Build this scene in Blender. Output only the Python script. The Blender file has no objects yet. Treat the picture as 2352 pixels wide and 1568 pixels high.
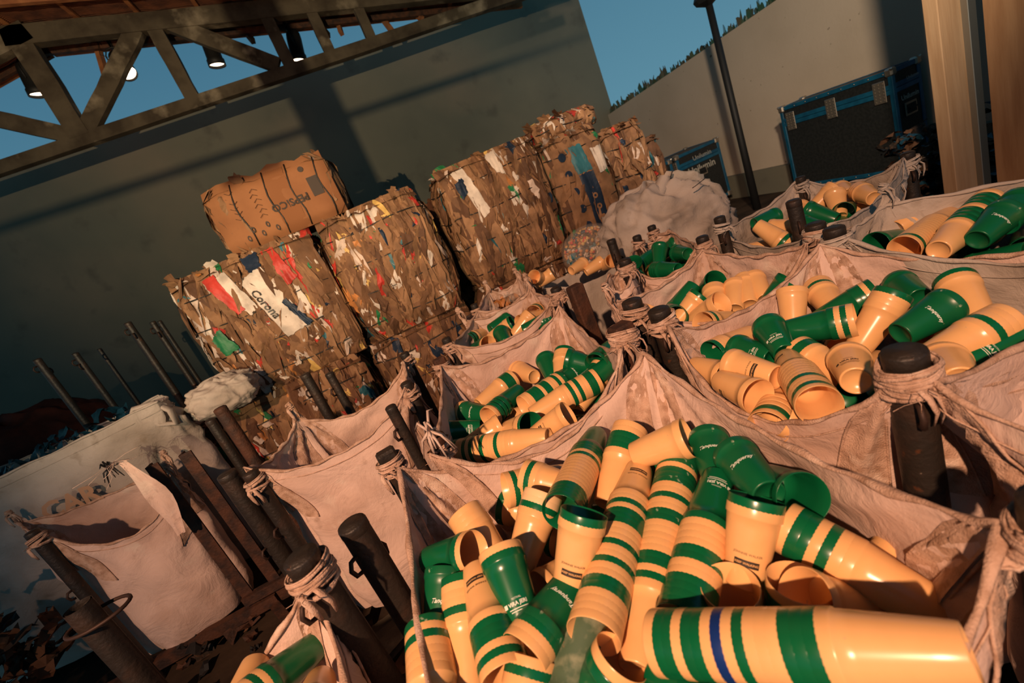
import bpy, math, random
from mathutils import Vector, Matrix, Euler, noise
sc = bpy.context.scene
COL = sc.collection
# ---------------------------------------------------------------- camera
FOC, PIT, ROL, HEAD, CAMZ = 1070.0, math.radians(16.6), math.radians(23.3), math.radians(11.3), 1.85
CAM = Vector((0, 0, CAMZ))
_h = Vector((math.cos(HEAD), -math.sin(HEAD), 0)); _f = Vector((math.sin(HEAD), math.cos(HEAD), 0)); _z = Vector((0, 0, 1))
_fw = _f*math.cos(PIT) - _z*math.sin(PIT); _u = _f*math.sin(PIT) + _z*math.cos(PIT)
_cx = _h*math.cos(ROL) - _u*math.sin(ROL); _cy = _h*math.sin(ROL) + _u*math.cos(ROL)
cam = bpy.data.objects.new('camera', bpy.data.cameras.new('camera')); COL.objects.link(cam)
m = Matrix((_cx, _cy, -_fw)).transposed().to_4x4(); m.translation = CAM
cam.matrix_world = m
cam.data.sensor_width = 36; cam.data.lens = FOC/2352*36; cam.data.clip_start = 0.05
cam.data.dof.use_dof = True; cam.data.dof.focus_distance = 1.9; cam.data.dof.aperture_fstop = 2.8
sc.camera = cam
def ray(px, py): return _fw*FOC + _cx*(px-1176) - _cy*(py-784)
def at(px, py, z=None, y=None, x=None, d=None):
    v = ray(px, py)
    s = (z-CAMZ)/v.z if z is not None else y/v.y if y is not None else x/v.x if x is not None else d/FOC
    return CAM + v*s
# ---------------------------------------------------------------- world, lights, exposure
sc.view_settings.view_transform = 'Standard'; sc.view_settings.look = 'None'
sc.view_settings.exposure = -0.15; sc.view_settings.gamma = 1.0; sc.view_settings.use_curve_mapping = False
w = bpy.data.worlds.new('dusk'); sc.world = w; w.use_nodes = True
nt = w.node_tree; bg = nt.nodes['Background']
tc = nt.nodes.new('ShaderNodeTexCoord'); sx = nt.nodes.new('ShaderNodeSeparateXYZ'); cr = nt.nodes.new('ShaderNodeValToRGB')
nt.links.new(tc.outputs['Generated'], sx.inputs[0]); nt.links.new(sx.outputs['Z'], cr.inputs[0]); nt.links.new(cr.outputs[0], bg.inputs[0])
cr.color_ramp.elements[0].position = 0.0; cr.color_ramp.elements[0].color = (0.125, 0.30, 0.40, 1)
cr.color_ramp.elements[1].position = 0.55; cr.color_ramp.elements[1].color = (0.035, 0.135, 0.23, 1)
bg.inputs[1].default_value = 1.0
def lamp(name, kind, loc, energy, color, target=None, **kw):
    l = bpy.data.lights.new(name, kind); l.energy = energy; l.color = color
    for k, v in kw.items(): setattr(l, k, v)
    o = bpy.data.objects.new(name, l); COL.objects.link(o); o.location = loc
    if target is not None: o.rotation_euler = (Vector(target)-Vector(loc)).to_track_quat('-Z', 'Y').to_euler()
    return o
# two floodlights of the hall, behind the camera on the left
lamp('floodlight', 'SPOT', (-2.45, -3.1, 4.7), 2750, (1.0, 0.565, 0.35), (0.12, 1.75, 1.1), spot_size=math.radians(60), spot_blend=1.0, shadow_soft_size=0.07)
lamp('wall_light', 'SPOT', (-1.4, -2.2, 2.4), 2700, (1.0, 0.78, 0.48), (0.2, 11.8, 6.6), spot_size=math.radians(70), spot_blend=0.95, shadow_soft_size=0.008)
lamp('pale_wall_fill', 'SPOT', (1.2, 0.0, 4.4), 1900, (1.0, 0.78, 0.56), (7.1, 8.2, 1.6), spot_size=math.radians(58), spot_blend=0.8, shadow_soft_size=0.16)  # added lamp without a fixture, brightens the pale right wall
lamp('roof_light', 'SPOT', (-2.0, 3.0, 2.6), 260, (1.0, 0.45, 0.18), (-1.0, 8.6, 7.5), spot_size=math.radians(80), spot_blend=0.8, shadow_soft_size=0.2)
# ---------------------------------------------------------------- helpers
R = random.Random(7)
def tag(o, label=None, cat=None, group=None, kind=None):
    if label: o['label'] = label
    if cat: o['category'] = cat
    if group: o['group'] = group
    if kind: o['kind'] = kind
    return o
def empty(name, loc, label, cat, group=None):
    o = bpy.data.objects.new(name, None); COL.objects.link(o); o.location = loc; o.empty_display_size = .1
    return tag(o, label, cat, group)
class MB:
    def __init__(s): s.v = []; s.f = []; s.m = []
    def add(s, vs, fs, mi=0):
        b = len(s.v); s.v += [tuple(p) for p in vs]; s.f += [tuple(b+i for i in f) for f in fs]; s.m += [mi]*len(fs)
    def box(s, c, size, rot=None, mi=0, bev=0.0):
        c = Vector(c); hx, hy, hz = size[0]/2, size[1]/2, size[2]/2
        M = rot.to_matrix() if isinstance(rot, Euler) else (rot or Matrix.Identity(3))
        if bev <= 0:
            vs = [c + M @ Vector((x, y, z)) for x in (-hx, hx) for y in (-hy, hy) for z in (-hz, hz)]
            s.add(vs, [(0,1,3,2),(4,6,7,5),(0,4,5,1),(2,3,7,6),(0,2,6,4),(1,5,7,3)], mi); return
        b = min(bev, hx*.9, hy*.9, hz*.9); idx = {}; vs = []
        for sx_ in (-1, 1):
            for sy_ in (-1, 1):
                for sz_ in (-1, 1):
                    for a in range(3):
                        p = [sx_*hx, sy_*hy, sz_*hz]
                        for k in range(3):
                            if k != a: p[k] -= (sx_, sy_, sz_)[k]*b
                        idx[(sx_, sy_, sz_, a)] = len(vs); vs.append(c + M @ Vector(p))
        fs = []
        for a in range(3):
            o1, o2 = [k for k in range(3) if k != a]
            for sg in (-1, 1):
                q = []
                for (p1, p2) in ((-1,-1),(1,-1),(1,1),(-1,1)):
                    t = [0,0,0]; t[a] = sg; t[o1] = p1; t[o2] = p2; q.append(idx[(t[0],t[1],t[2],a)])
                fs.append(tuple(q))
            for p1 in (-1, 1):
                for p2 in (-1, 1):
                    t0=[0,0,0]; t0[a]=-1; t0[o1]=p1; t0[o2]=p2; t1=list(t0); t1[a]=1
                    fs.append((idx[(*t0,o1)], idx[(*t1,o1)], idx[(*t1,o2)], idx[(*t0,o2)]))
        for sx_ in (-1,1):
            for sy_ in (-1,1):
                for sz_ in (-1,1): fs.append(tuple(idx[(sx_,sy_,sz_,a)] for a in range(3)))
        s.add(vs, fs, mi)
    def tube(s, pts, r, n=10, caps=True, mi=0, flat=1.0, up=None, ph=0.0):
        pts = [Vector(p) for p in pts]; L = len(pts)
        rs = r if isinstance(r, (list, tuple)) else [r]*L
        vs = []; prev = None
        for i, p in enumerate(pts):
            t = (pts[min(i+1, L-1)] - pts[max(i-1, 0)])
            if t.length < 1e-9: t = Vector((0,0,1))
            t.normalize()
            if prev is None:
                a = Vector(up) if up is not None else (Vector((0,0,1)) if abs(t.z) < .9 else Vector((1,0,0)))
            else: a = prev
            a = (a - t*a.dot(t))
            if a.length < 1e-6: a = t.orthogonal()
            a.normalize(); b = t.cross(a); prev = a
            for k in range(n):
                q = 2*math.pi*k/n + ph
                vs.append(p + (a*math.cos(q)*flat + b*math.sin(q))*rs[i])
        fs = [(i*n+k, i*n+(k+1)%n, (i+1)*n+(k+1)%n, (i+1)*n+k) for i in range(L-1) for k in range(n)]
        if caps: fs += [tuple(range(n))[::-1], tuple((L-1)*n+k for k in range(n))]
        s.add(vs, fs, mi)
    def lathe(s, prof, n=32, mi=0, M=None):
        vs = []
        for (r, z) in prof:
            for k in range(n):
                q = 2*math.pi*k/n; p = Vector((r*math.cos(q), r*math.sin(q), z)); vs.append(M @ p if M else p)
        fs = [(i*n+k, i*n+(k+1)%n, (i+1)*n+(k+1)%n, (i+1)*n+k) for i in range(len(prof)-1) for k in range(n)]
        s.add(vs, fs, mi)
    def grid(s, rows, mi=0, closed=False):
        nr = len(rows); nc = len(rows[0]); vs = [p for r_ in rows for p in r_]
        fs = [(i*nc+k, i*nc+(k+1)%nc, (i+1)*nc+(k+1)%nc, (i+1)*nc+k) for i in range(nr-1) for k in range(nc if closed else nc-1)]
        s.add(vs, fs, mi)
    def mesh(s, name, mats, off=Vector((0,0,0)), smooth=True):
        me = bpy.data.meshes.new(name); me.from_pydata([tuple(Vector(p)-off) for p in s.v], [], s.f)
        for m_ in (mats if isinstance(mats, (list, tuple)) else [mats]): me.materials.append(m_)
        me.polygons.foreach_set('material_index', s.m); me.polygons.foreach_set('use_smooth', [smooth]*len(s.f)); me.update()
        return me
    def build(s, name, mats, parent=None, smooth=True, angle=None):
        off = Vector(parent.location) if parent else Vector((0,0,0))
        if parent and parent.parent: off = off + Vector(parent.parent.location)
        me = s.mesh(name, mats, off, smooth)
        if angle: me.set_sharp_from_angle(angle=math.radians(angle))
        o = bpy.data.objects.new(name, me); COL.objects.link(o)
        if parent: o.parent = parent
        return o
def fb(p, sc_=1.0, o=3):
    return noise.fractal(Vector(p)*sc_, 1.0, 2.0, o)
_tcache = {}
def text_geo(body, shear=0.0, bold=0.0):
    key = (body, shear, bold)
    if key in _tcache: return _tcache[key]
    c = bpy.data.curves.new('t', 'FONT'); c.body = body; c.align_x = 'CENTER'; c.shear = shear; c.offset = bold; c.resolution_u = 2
    c.align_y = 'CENTER'; o = bpy.data.objects.new('t', c); me = o.to_mesh()
    vs = [tuple(v.co) for v in me.vertices]; fs = [tuple(p.vertices) for p in me.polygons]
    o.to_mesh_clear(); bpy.data.objects.remove(o); bpy.data.curves.remove(c)
    wd = max(v[0] for v in vs)-min(v[0] for v in vs)
    _tcache[key] = (vs, fs, wd); return _tcache[key]
def text_on(mb, body, origin, xdir, ydir, width, mi=0, shear=0.0, bold=0.0):
    vs, fs, wd = text_geo(body, shear, bold); k = width/wd
    mb.add([Vector(origin)+Vector(xdir)*v[0]*k+Vector(ydir)*v[1]*k for v in vs], fs, mi)
# ---------------------------------------------------------------- materials
def mat(name, base, rough=.7, spec=.4, var=None, vscale=6, vdet=5, vr=(.42,.62), bump=0, bscale=40, metal=0, emis=None, estr=0, trans=0, wave=None, sss=0, extra=None, coat=0, stretch=None):
    mt = bpy.data.materials.new(name); mt.use_nodes = True; n = mt.node_tree; B = n.nodes['Principled BSDF']
    B.inputs['Base Color'].default_value = (*base, 1); B.inputs['Roughness'].default_value = rough
    B.inputs['Specular IOR Level'].default_value = spec; B.inputs['Metallic'].default_value = metal
    if coat: B.inputs['Coat Weight'].default_value = coat; B.inputs['Coat Roughness'].default_value = .12
    if trans: B.inputs['Transmission Weight'].default_value = trans
    if sss: B.inputs['Subsurface Weight'].default_value = sss; B.inputs['Subsurface Radius'].default_value = (.02,.01,.005); B.inputs['Subsurface Scale'].default_value = .3
    if emis: B.inputs['Emission Color'].default_value = (*emis, 1); B.inputs['Emission Strength'].default_value = estr
    t = n.nodes.new('ShaderNodeTexCoord'); src = t.outputs['Object']
    if stretch:
        mp = n.nodes.new('ShaderNodeMapping'); mp.inputs['Scale'].default_value = stretch; n.links.new(src, mp.inputs[0]); src = mp.outputs[0]
    col = None
    def mixc(a, b, fac):
        mx = n.nodes.new('ShaderNodeMix'); mx.data_type = 'RGBA'
        if isinstance(a, tuple): mx.inputs['A'].default_value = (*a, 1)
        else: n.links.new(a, mx.inputs['A'])
        mx.inputs['B'].default_value = (*b, 1); n.links.new(fac, mx.inputs['Factor']); return mx.outputs['Result']
    def nz(scale, det, lo, hi, off=0):
        x = n.nodes.new('ShaderNodeTexNoise'); x.inputs['Scale'].default_value = scale; x.inputs['Detail'].default_value = det
        if off:
            mp2 = n.nodes.new('ShaderNodeMapping'); mp2.inputs['Location'].default_value = (off, off*1.7, off*.6); n.links.new(src, mp2.inputs[0]); n.links.new(mp2.outputs[0], x.inputs['Vector'])
        else: n.links.new(src, x.inputs['Vector'])
        mr = n.nodes.new('ShaderNodeMapRange'); mr.inputs['From Min'].default_value = lo; mr.inputs['From Max'].default_value = hi
        n.links.new(x.outputs[0], mr.inputs[0]); return mr.outputs[0]
    col = base
    if var: col = mixc(col, var, nz(vscale, vdet, *vr))
    for (c2, s2, lo2, hi2) in (extra or []): col = mixc(col, c2, nz(s2, 6, lo2, hi2, s2*3.1))
    if not isinstance(col, tuple): n.links.new(col, B.inputs['Base Color'])
    if bump or wave:
        bp = n.nodes.new('ShaderNodeBump'); bp.inputs['Strength'].default_value = bump or .3; bp.inputs['Distance'].default_value = .01
        if wave:
            wv = n.nodes.new('ShaderNodeTexWave'); wv.inputs['Scale'].default_value = wave[0]; wv.bands_direction = wave[1]; wv.inputs['Distortion'].default_value = wave[2]
            n.links.new(src, wv.inputs['Vector']); n.links.new(wv.outputs['Fac'], bp.inputs['Height'])
        else:
            x = n.nodes.new('ShaderNodeTexNoise'); x.inputs['Scale'].default_value = bscale; x.inputs['Detail'].default_value = 6
            n.links.new(src, x.inputs['Vector']); n.links.new(x.outputs[0], bp.inputs['Height'])
            if 'bag_fabric' in name: x.inputs['Scale'].default_value = 6.5; x.inputs['Distortion'].default_value = .6; x.inputs['Roughness'].default_value = .62; bp.inputs['Distance'].default_value = .03; bp.inputs['Strength'].default_value = .55
        n.links.new(bp.outputs[0], B.inputs['Normal'])
    return mt
M = {}
M['fabric'] = mat('woven_bag_fabric', (.64,.47,.385), .85, .2, (.43,.285,.215), 3.2, 6, (.45,.72), bump=.9, bscale=13, extra=[((.66,.54,.44), 5.5, .60, .72), ((.25,.16,.11), 9, .64, .80)])
M['fabric2'] = mat('grey_bag_fabric', (.46,.40,.34), .85, .2, (.30,.25,.20), 3.0, 6, (.42,.7), bump=.9, bscale=11, extra=[((.22,.17,.12), 8, .62, .8)])
M['web'] = mat('strap_webbing', (.55,.37,.27), .85, .2, (.33,.20,.13), 30, 5, (.4,.7), bump=.5, bscale=240, extra=[((.66,.50,.39), 14, .58, .7)])
M['cream'] = mat('cream_plastic', (.80,.46,.19), .26, .5, (.72,.39,.155), 7, 4, (.45,.75), sss=.06, extra=[((.50,.36,.22), 46, .70, .78)])
M['cream2'] = mat('pale_cream_plastic', (.86,.58,.31), .28, .5, (.80,.57,.32), 7, 4, (.45,.75), sss=.06)
M['green'] = mat('green_plastic', (.003,.115,.040), .25, .5, (.006,.105,.036), 6, 4, (.45,.7))
M['greend'] = mat('scuffed_green_plastic', (.003,.11,.038), .34, .4, (.01,.11,.04), 6, 4, (.45,.7), extra=[((.35,.42,.28), 34, .66, .72)])
M['blue'] = mat('blue_plastic', (.006,.03,.16), .35, .45)
M['dirty'] = mat('grimy_green_plastic', (.07,.12,.07), .6, .3, (.22,.25,.16), 30, 6, (.45,.65), extra=[((.5,.22,.1), 22, .62, .7)])
M['ink'] = mat('black_print', (.03,.022,.015), .5)
M['inkbrown'] = mat('brown_print', (.035,.02,.012), .7)
M['white'] = mat('white_print', (.72,.78,.68), .5)
M['steel'] = mat('dark_painted_steel', (.028,.022,.017), .5, .5, (.05,.03,.02), 14, 6, (.5,.7), bump=.35, bscale=60, metal=.3, extra=[((.16,.055,.02), 20, .66, .76), ((.20,.16,.12), 70, .72, .78)])
M['rust'] = mat('rusty_steel', (.085,.036,.02), .7, .3, (.035,.02,.015), 12, 6, (.42,.62), bump=.5, bscale=70, metal=.2)
M['wire'] = mat('rusty_rod', (.05,.028,.02), .6, .4, metal=.5)
M['black'] = mat('matte_black', (.008,.008,.008), .6)
M['concrete'] = mat('dark_concrete_render', (.175,.16,.115), .92, .15, (.13,.125,.095), .55, 6, (.35,.7), bump=.25, bscale=9, extra=[((.21,.17,.12), .38, .50, .68), ((.10,.09,.07), 1.7, .6, .8)])
M['whitewall'] = mat('painted_render', (.52,.43,.33), .9, .2, (.44,.36,.27), .8, 6, (.35,.7), bump=.2, bscale=24, extra=[((.16,.12,.08), 13, .70, .76)])
M['floor'] = mat('dirt_floor', (.05,.032,.02), .95, .1, (.025,.017,.012), 2.5, 8, (.4,.65), bump=.6, bscale=14)
M['beam'] = mat('weathered_timber', (.085,.068,.045), .85, .2, (.04,.03,.02), 3, 7, (.4,.65), bump=.6, bscale=22, extra=[((.24,.20,.14), 2.2, .58, .72)])
M['board'] = mat('orange_roof_timber', (.36,.15,.06), .8, .2, (.22,.08,.035), 5, 6, (.4,.65), bump=.4, bscale=30)
M['tile'] = mat('clay_roof_tiles', (.20,.075,.04), .85, .2, (.11,.045,.03), 6, 6, (.4,.62), bump=.9, wave=(9, 'Y', .6))
M['ply'] = mat('plywood', (.42,.24,.12), .7, .3, (.34,.18,.085), 2.4, 7, (.4,.65), bump=.25, bscale=8, stretch=(6, 6, .7))
M['plight'] = mat('pale_timber', (.50,.33,.19), .7, .3, (.42,.26,.14), 3, 6, (.4,.65), stretch=(5, 5, .6), bump=.2, bscale=12)
M['alu'] = mat('aluminium_edge', (.30,.29,.25), .45, .5, metal=.8)
M['case'] = mat('black_flight_case_panel', (.010,.012,.012), .5, .4, (.016,.018,.018), 30, 5, (.4,.6), bump=.2, bscale=120)
M['caseblue'] = mat('blue_case_edging', (.006,.085,.16), .4, .5, (.004,.06,.12), 8, 4, (.4,.6))
M['chrome'] = mat('case_hardware_metal', (.42,.37,.30), .35, .5, metal=.85)
M['grey'] = mat('grey_print', (.35,.34,.29), .6)
M['glow'] = mat('lit_lamp_glass', (1,.8,.6), .4, emis=(1, .72, .48), estr=9)
M['glass'] = mat('bottle_glass_shards', (.04,.10,.05), .25, .5, (.09,.07,.03), 5, 3, (.45,.55), trans=.35)
M['clear'] = mat('clear_plastic', (.75,.68,.58), .25, .5)
M['clear'].node_tree.nodes['Principled BSDF'].inputs['Alpha'].default_value = .16
BP = dict(b1=(.25,.13,.062), b2=(.175,.086,.041), b3=(.11,.052,.026), b4=(.30,.16,.078), w=(.62,.52,.43), r=(.50,.045,.03), g=(.02,.17,.06), y=(.62,.40,.12), n=(.012,.025,.05), t=(.03,.14,.17), o=(.5,.2,.06), p=(.55,.42,.34))
PALN = list(BP)
for k in PALN: M['c_'+k] = mat('pressed_card_'+k if k[0] == 'b' else 'scrap_paper_'+k, BP[k], .75 if k[0] == 'b' else .5, .3, tuple(c*.62 for c in BP[k]), 9, 6, (.4,.68), bump=.4, bscale=30)
PAL = [M['c_'+k] for k in PALN]
M['pep'] = mat('orange_cardboard', (.27,.115,.048), .8, .2, (.21,.085,.035), 3, 5, (.4,.65), bump=.25, bscale=14)
M['faded'] = mat('faded_orange_print', (.42,.25,.15), .85)
M['pepdark'] = mat('darker_orange_cardboard', (.20,.078,.030), .8, .2)
M['strap'] = mat('black_baling_strap', (.012,.011,.009), .5)
M['redheap'] = mat('dark_red_sacking', (.06,.018,.012), .9, .1, (.03,.012,.01), 5, 6, (.4,.6), bump=.6, bscale=14)
M['bluepl'] = mat('blue_plastic_film', (.008,.045,.075), .35, .5, (.01,.05,.08), 10, 4, (.4,.6), bump=.5, bscale=20)
M['leaf'] = mat('dark_trash', (.03,.022,.016), .8, .2, (.09,.05,.03), 18, 5, (.5,.62), bump=.8, bscale=18)
# ---------------------------------------------------------------- the setting
def struct(name, mb, mt, smooth=False): return tag(mb.build(name, mt, smooth=smooth), kind='structure')
b = MB(); rows = []
for i in range(41): rows.append([Vector((-16+26*i/40, -7+20*j/40, .012*fb((-16+26*i/40, -7+20*j/40, 0), 1.3))) for j in range(41)])
b.grid(rows); b.f = [f[::-1] for f in b.f]; struct('floor', b, M['floor'], True)
b = MB(); b.box((-4.37, 11.92, 2.95), (23.3, .24, 5.95)); struct('wall_back', b, M['concrete'])
b = MB()
for (y0, y1, z0, z1) in ((-3,5,3.25,2.93),(5,8.2,2.93,2.78),(8.2,11.8,2.78,2.63)):
    b.add([(7.1,y0,0),(7.1,y1,0),(7.1,y1,z1),(7.1,y0,z0),(7.28,y0,0),(7.28,y1,0),(7.28,y1,z1),(7.28,y0,z0)], [(0,3,2,1),(4,5,6,7),(3,7,6,2),(0,1,5,4),(0,4,7,3),(1,2,6,5)])
struct('wall_right', b, M['whitewall'])
b = MB(); b.box((7.04, 4.4, .22), (.12, 14.8, .44)); struct('baseboard_right', b, M['concrete'])
# invented work light behind the camera, added so its bars shade the back wall
wl = empty('added_work_light', (-1.4, -2.3, 0), 'unseen added work light behind the viewer, with bars shading the dark wall', 'lamp')
b = MB(); b.box((-1.4, -2.38, 2.4), (.4, .12, .3), bev=.02); b.build('housing', M['black'], wl, smooth=False)
b = MB(); b.tube([(-1.4, -2.38, 0), (-1.4, -2.38, 2.3)], .02, 10); b.build('stand', M['black'], wl)
b = MB(); b.box((-1.268, -1.2, 2.62), (.072, .01, .34)); b.tube([(-2.2, -1.2, 2.60), (-1.29, -1.2, 2.567), (-.5, -1.2, 2.545)], .006, 6)
for x in (-2.2, -.5): b.tube([(x, -1.2, 2.56), (x*.2-1.4*.8, -2.33, 2.45)], .006, 6)
b.build('shadow_bars', M['black'], wl, smooth=False)
# roof: two clay tile slopes meeting at x = -3
SL = .19
def roofz(x): return 6.42 - SL*abs(x+3.0)
for nm, xs in (('ceiling', (-3.0, 4.9)), ('ceiling_left', (-3.0, -10.9))):
    b = MB(); rows = []
    for i in range(40):
        x = xs[0] + (xs[1]-xs[0])*i/39; rows.append([Vector((x, -2.0+12.1*j/60, roofz(x)+.20+.018*math.sin(j*2.1)+.012*(i % 3))) for j in range(61)])
    b.grid(rows)
    b.grid([[p+Vector((0,0,.03)) for p in r_] for r_ in rows]); struct(nm, b, M['tile'], True)
# battens (along y) and rafters (along x) under the tiles
def bar(mb, a, c, wd, th, mi=0):
    a = Vector(a); c = Vector(c); d = (c-a); L = d.length; d.normalize(); q = d.to_track_quat('X', 'Z')
    mb.box((a+c)/2, (L, wd, th), q.to_matrix(), mi)
for k, y in enumerate((1.2, 2.9, 4.6, 6.1, 7.3, 8.3, 9.85)):
    for sgn in (1, -1):
        b = MB(); x1 = 4.85 if sgn > 0 else -10.85
        bar(b, (-3.0+sgn*.02, y, roofz(-3)+.10), (x1, y, roofz(x1)+.10), .075, .12)
        tag(b.build('rafter', M['beam' if k % 3 == 1 else 'board'], smooth=False), ('sloping timber rafter under the tiles, ' + ['farthest from the truss', 'sixth from the eave', 'fifth from the eave', 'fourth from the eave', 'third from the eave', 'second from the eave', 'last one at the open eave'][k] + (', right slope' if sgn > 0 else ', left slope')), 'rafter', 'rafters under the roof tiles')
for k in range(18):
    x = -9.4 + k*.8; b = MB()
    b.box((x+.05*R.uniform(-1,1), 4.05, roofz(x)+.175), (.06, 12.0, .04), Euler((0, math.atan(SL)*(1 if x > -3 else -1), 0)))
    tag(b.build('roof_batten', M['board'], smooth=False), 'thin orange roof batten running front to back under the tiles', 'batten', 'thin battens under the roof tiles')
# the truss
tr = empty('roof_truss', (-3, 9, 4.95), 'grey weathered timber roof truss with posts and diagonals above the dark wall', 'truss')
def member(nm, a, c, wd, th, y=9.0, m_='beam'):
    b = MB(); a = Vector((a[0], y, a[1])); c = Vector((c[0], y, c[1])); n_ = 8; d = (c-a).normalized(); up = Vector((0,1,0)).cross(d)
    rows = []
    for i in range(n_+1):
        p = a.lerp(c, i/n_); k = 1+.07*fb(p, 2.2); wob = up*.012*fb(p+Vector((5,0,0)), 1.5)
        rows.append([p+wob+up*th/2*k+Vector((0,-wd/2,0)), p+wob+up*th/2*k+Vector((0,wd/2,0)), p+wob-up*th/2*k+Vector((0,wd/2,0)), p+wob-up*th/2*k+Vector((0,-wd/2,0))])
    b.grid(rows, closed=True); b.add(rows[0], [(0,1,2,3)]); b.add(rows[-1], [(3,2,1,0)])
    return b.build(nm, M[m_], tr, smooth=False)
member('tie_beam', (-10.5, 4.98), (5.4, 4.90), .16, .175)
member('top_chord', (-3.16, 6.43), (4.9, 4.98), .18, .25); member('top_chord', (-2.84, 6.43), (-10.6, 5.02), .18, .25)
member('king_post', (-3.0, 5.0), (-3.0, 6.40), .17, .27)
for x, t_ in ((-1.34, .21), (.22, .19), (.90, .17), (1.63, .16), (-4.9, .2), (-6.4, .18)): member('post', (x, 4.98), (x, roofz(x)-.02), .15, t_)
for a, c in (((-2.88, 5.06), (-1.58, 6.08)), ((.06, 5.05), (-1.12, 6.02)), ((-3.12, 5.06), (-4.55, 6.02)), ((-6.3, 5.05), (-5.0, 5.95))): member('diagonal', a, c, .14, .22)
# timber pipe-like purlin that carries the lamps, just beyond the truss
lb = MB(); 
for sgn in (1, -1):
    x1 = 4.4 if sgn > 0 else -10; bar(lb, (-3.0, 9.62, roofz(-3)+.02), (x1, 9.62, roofz(x1)+.02), .08, .085)
tag(lb.build('lamp_rail', M['rust'], smooth=False), 'dark sloping rail beyond the truss that carries the stage lamps', 'rail')
for k, (x, dz, ln) in enumerate(((-2.35,0,.62),(-.2,0,.30),(.55,0,.42),(1.0,0,.34),(1.35,0,.3),(2.1,0,.42),(-.75,0,.24),(2.7,0,.24))):
    b = MB(); bar(b, (x, 9.8, roofz(x)+.14), (x+.16*(1 if k % 2 else -1)*.4, 9.6-.1*(k == 0), roofz(x)+.14-ln), .07, .09)
    tag(b.build('rafter_strut', M['board'], smooth=False), 'short orange timber strut hanging under the eave beyond the truss', 'strut', 'short struts under the eave')
# stage lamps
def stage_lamp(px, py, aim, label, lit):
    p = at(px, py, y=9.55); aim = at(aim[0], aim[1], y=9.55+aim[2])-p; root = empty('stage_lamp', p, label, 'lamp'); top = Vector((p.x, 9.6, roofz(p.x)+.02)); d = Vector(aim).normalized()
    q = d.to_track_quat('Z', 'Y').to_matrix().to_4x4(); q.translation = p
    b = MB(); b.lathe([(0, -.28), (.07, -.275), (.11, -.22), (.12, -.14), (.12, .10), (.135, .12), (.135, .21), (.127, .21), (.12, .12)], 20, M=q)
    for z in (-.17,-.13,-.09,-.05): b.lathe([(.10, z), (.108, z+.008), (.10, z+.016)], 20, M=q)
    b.build('lamp_body', M['black'], root)
    b = MB(); b.lathe([(0, .165), (.126, .165)], 20, M=q); b.build('lens', M['glow'], root)
    b = MB(); side = (q.to_3x3() @ Vector((1,0,0))).normalized()
    if abs(side.z) > .6: side = (q.to_3x3() @ Vector((0,1,0))).normalized()
    up = Vector((0,0,1)); arc = [p+side*.135, p+side*.14+up*.16, p+side*.09+up*.25, p+up*.27, p-side*.09+up*.25, p-side*.14+up*.16, p-side*.135]
    b.tube(arc, .011, 6); b.build('yoke', M['black'], root)
    b = MB(); b.tube([p+up*.27, top+Vector((0,0,.02))], .012, 6); b.box(top+Vector((0,0,0)), (.05,.12,.12), bev=.01); b.build('clamp', M['black'], root)
    b = MB(); b.tube([p+up*.1-side*.05, p+up*.2-side*.2, p+up*.42-side*.12, top+Vector((-.12,0,0))], .005, 5); b.build('cable', M['black'], root)
stage_lamp(74, 186, (97, 232, .0), 'black stage lamp at far left, hanging beside the king post', 1)
stage_lamp(281, 150, (306, 188, -.22), 'lit stage lamp with bright round lens below the diagonal brace', 1)
stage_lamp(488, 120, (504, 163, .0), 'black stage lamp hanging between the second and third truss posts', 1)
stage_lamp(680, 110, (690, 153, .0), 'black stage lamp hanging lowest, nearest the tie beam', 1)
# broken glass set into the top of the white wall
b = MB()
for i in range(330):
    y = 4.2+7.55*i/329+R.uniform(-.02,.02); z = (2.78+(8.2-y)*.0417 if y < 11.8 else 2.63); x = 7.19+R.uniform(-.06,.06)
    big = R.random() < .18; h = R.uniform(.04,.13) if not big else R.uniform(.12,.24); wd = R.uniform(.03,.07)*(2.0 if big else 1); th = .004
    n_ = R.choice((3,4,5)); tl = R.uniform(-.5,.5); pts = []
    for k in range(n_): 
        u_ = k/(n_-1) - .5; pts.append((u_*wd*R.uniform(.6,1.2)+tl*h*.5, h*R.uniform(.45,1.0)))
    poly = [(-wd*.5, -.03)] + pts + [(wd*.5, -.03)]
    a_ = R.uniform(-.6,.6); fr = [Vector((x+th+q_[0]*math.sin(a_), y+q_[0]*math.cos(a_), z+q_[1])) for q_ in poly]; bk = [v-Vector((2*th,0,0)) for v in fr]
    N_ = len(poly); b.add(fr+bk, [tuple(range(N_)), tuple(range(2*N_-1, N_-1, -1))]+[(k, (k+1) % N_, N_+(k+1) % N_, N_+k) for k in range(N_)])
tag(b.build('broken_glass', M['glass'], smooth=False), 'jagged broken glass set along the top of the pale wall', 'glass', kind='stuff')
# lamp post
pb = at(1735, 460, x=6.1); root = empty('lamp_post', (6.1, pb.y, 0), 'tall black lamp post standing in front of the pale wall', 'lamp post')
b = MB(); b.tube([(6.1, pb.y, 0), (6.1, pb.y, 1.2), (6.1, pb.y, 3.22)], [.062, .055, .05], 16); b.build('pole', M['black'], root)
b = MB(); b.tube([(6.1,pb.y,3.16),(6.1,pb.y,3.22),(6.1,pb.y,3.28),(6.1,pb.y,3.36)], [.05,.17,.20,.16], 8); b.build('lamp_head', M['black'], root, smooth=False)
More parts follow.
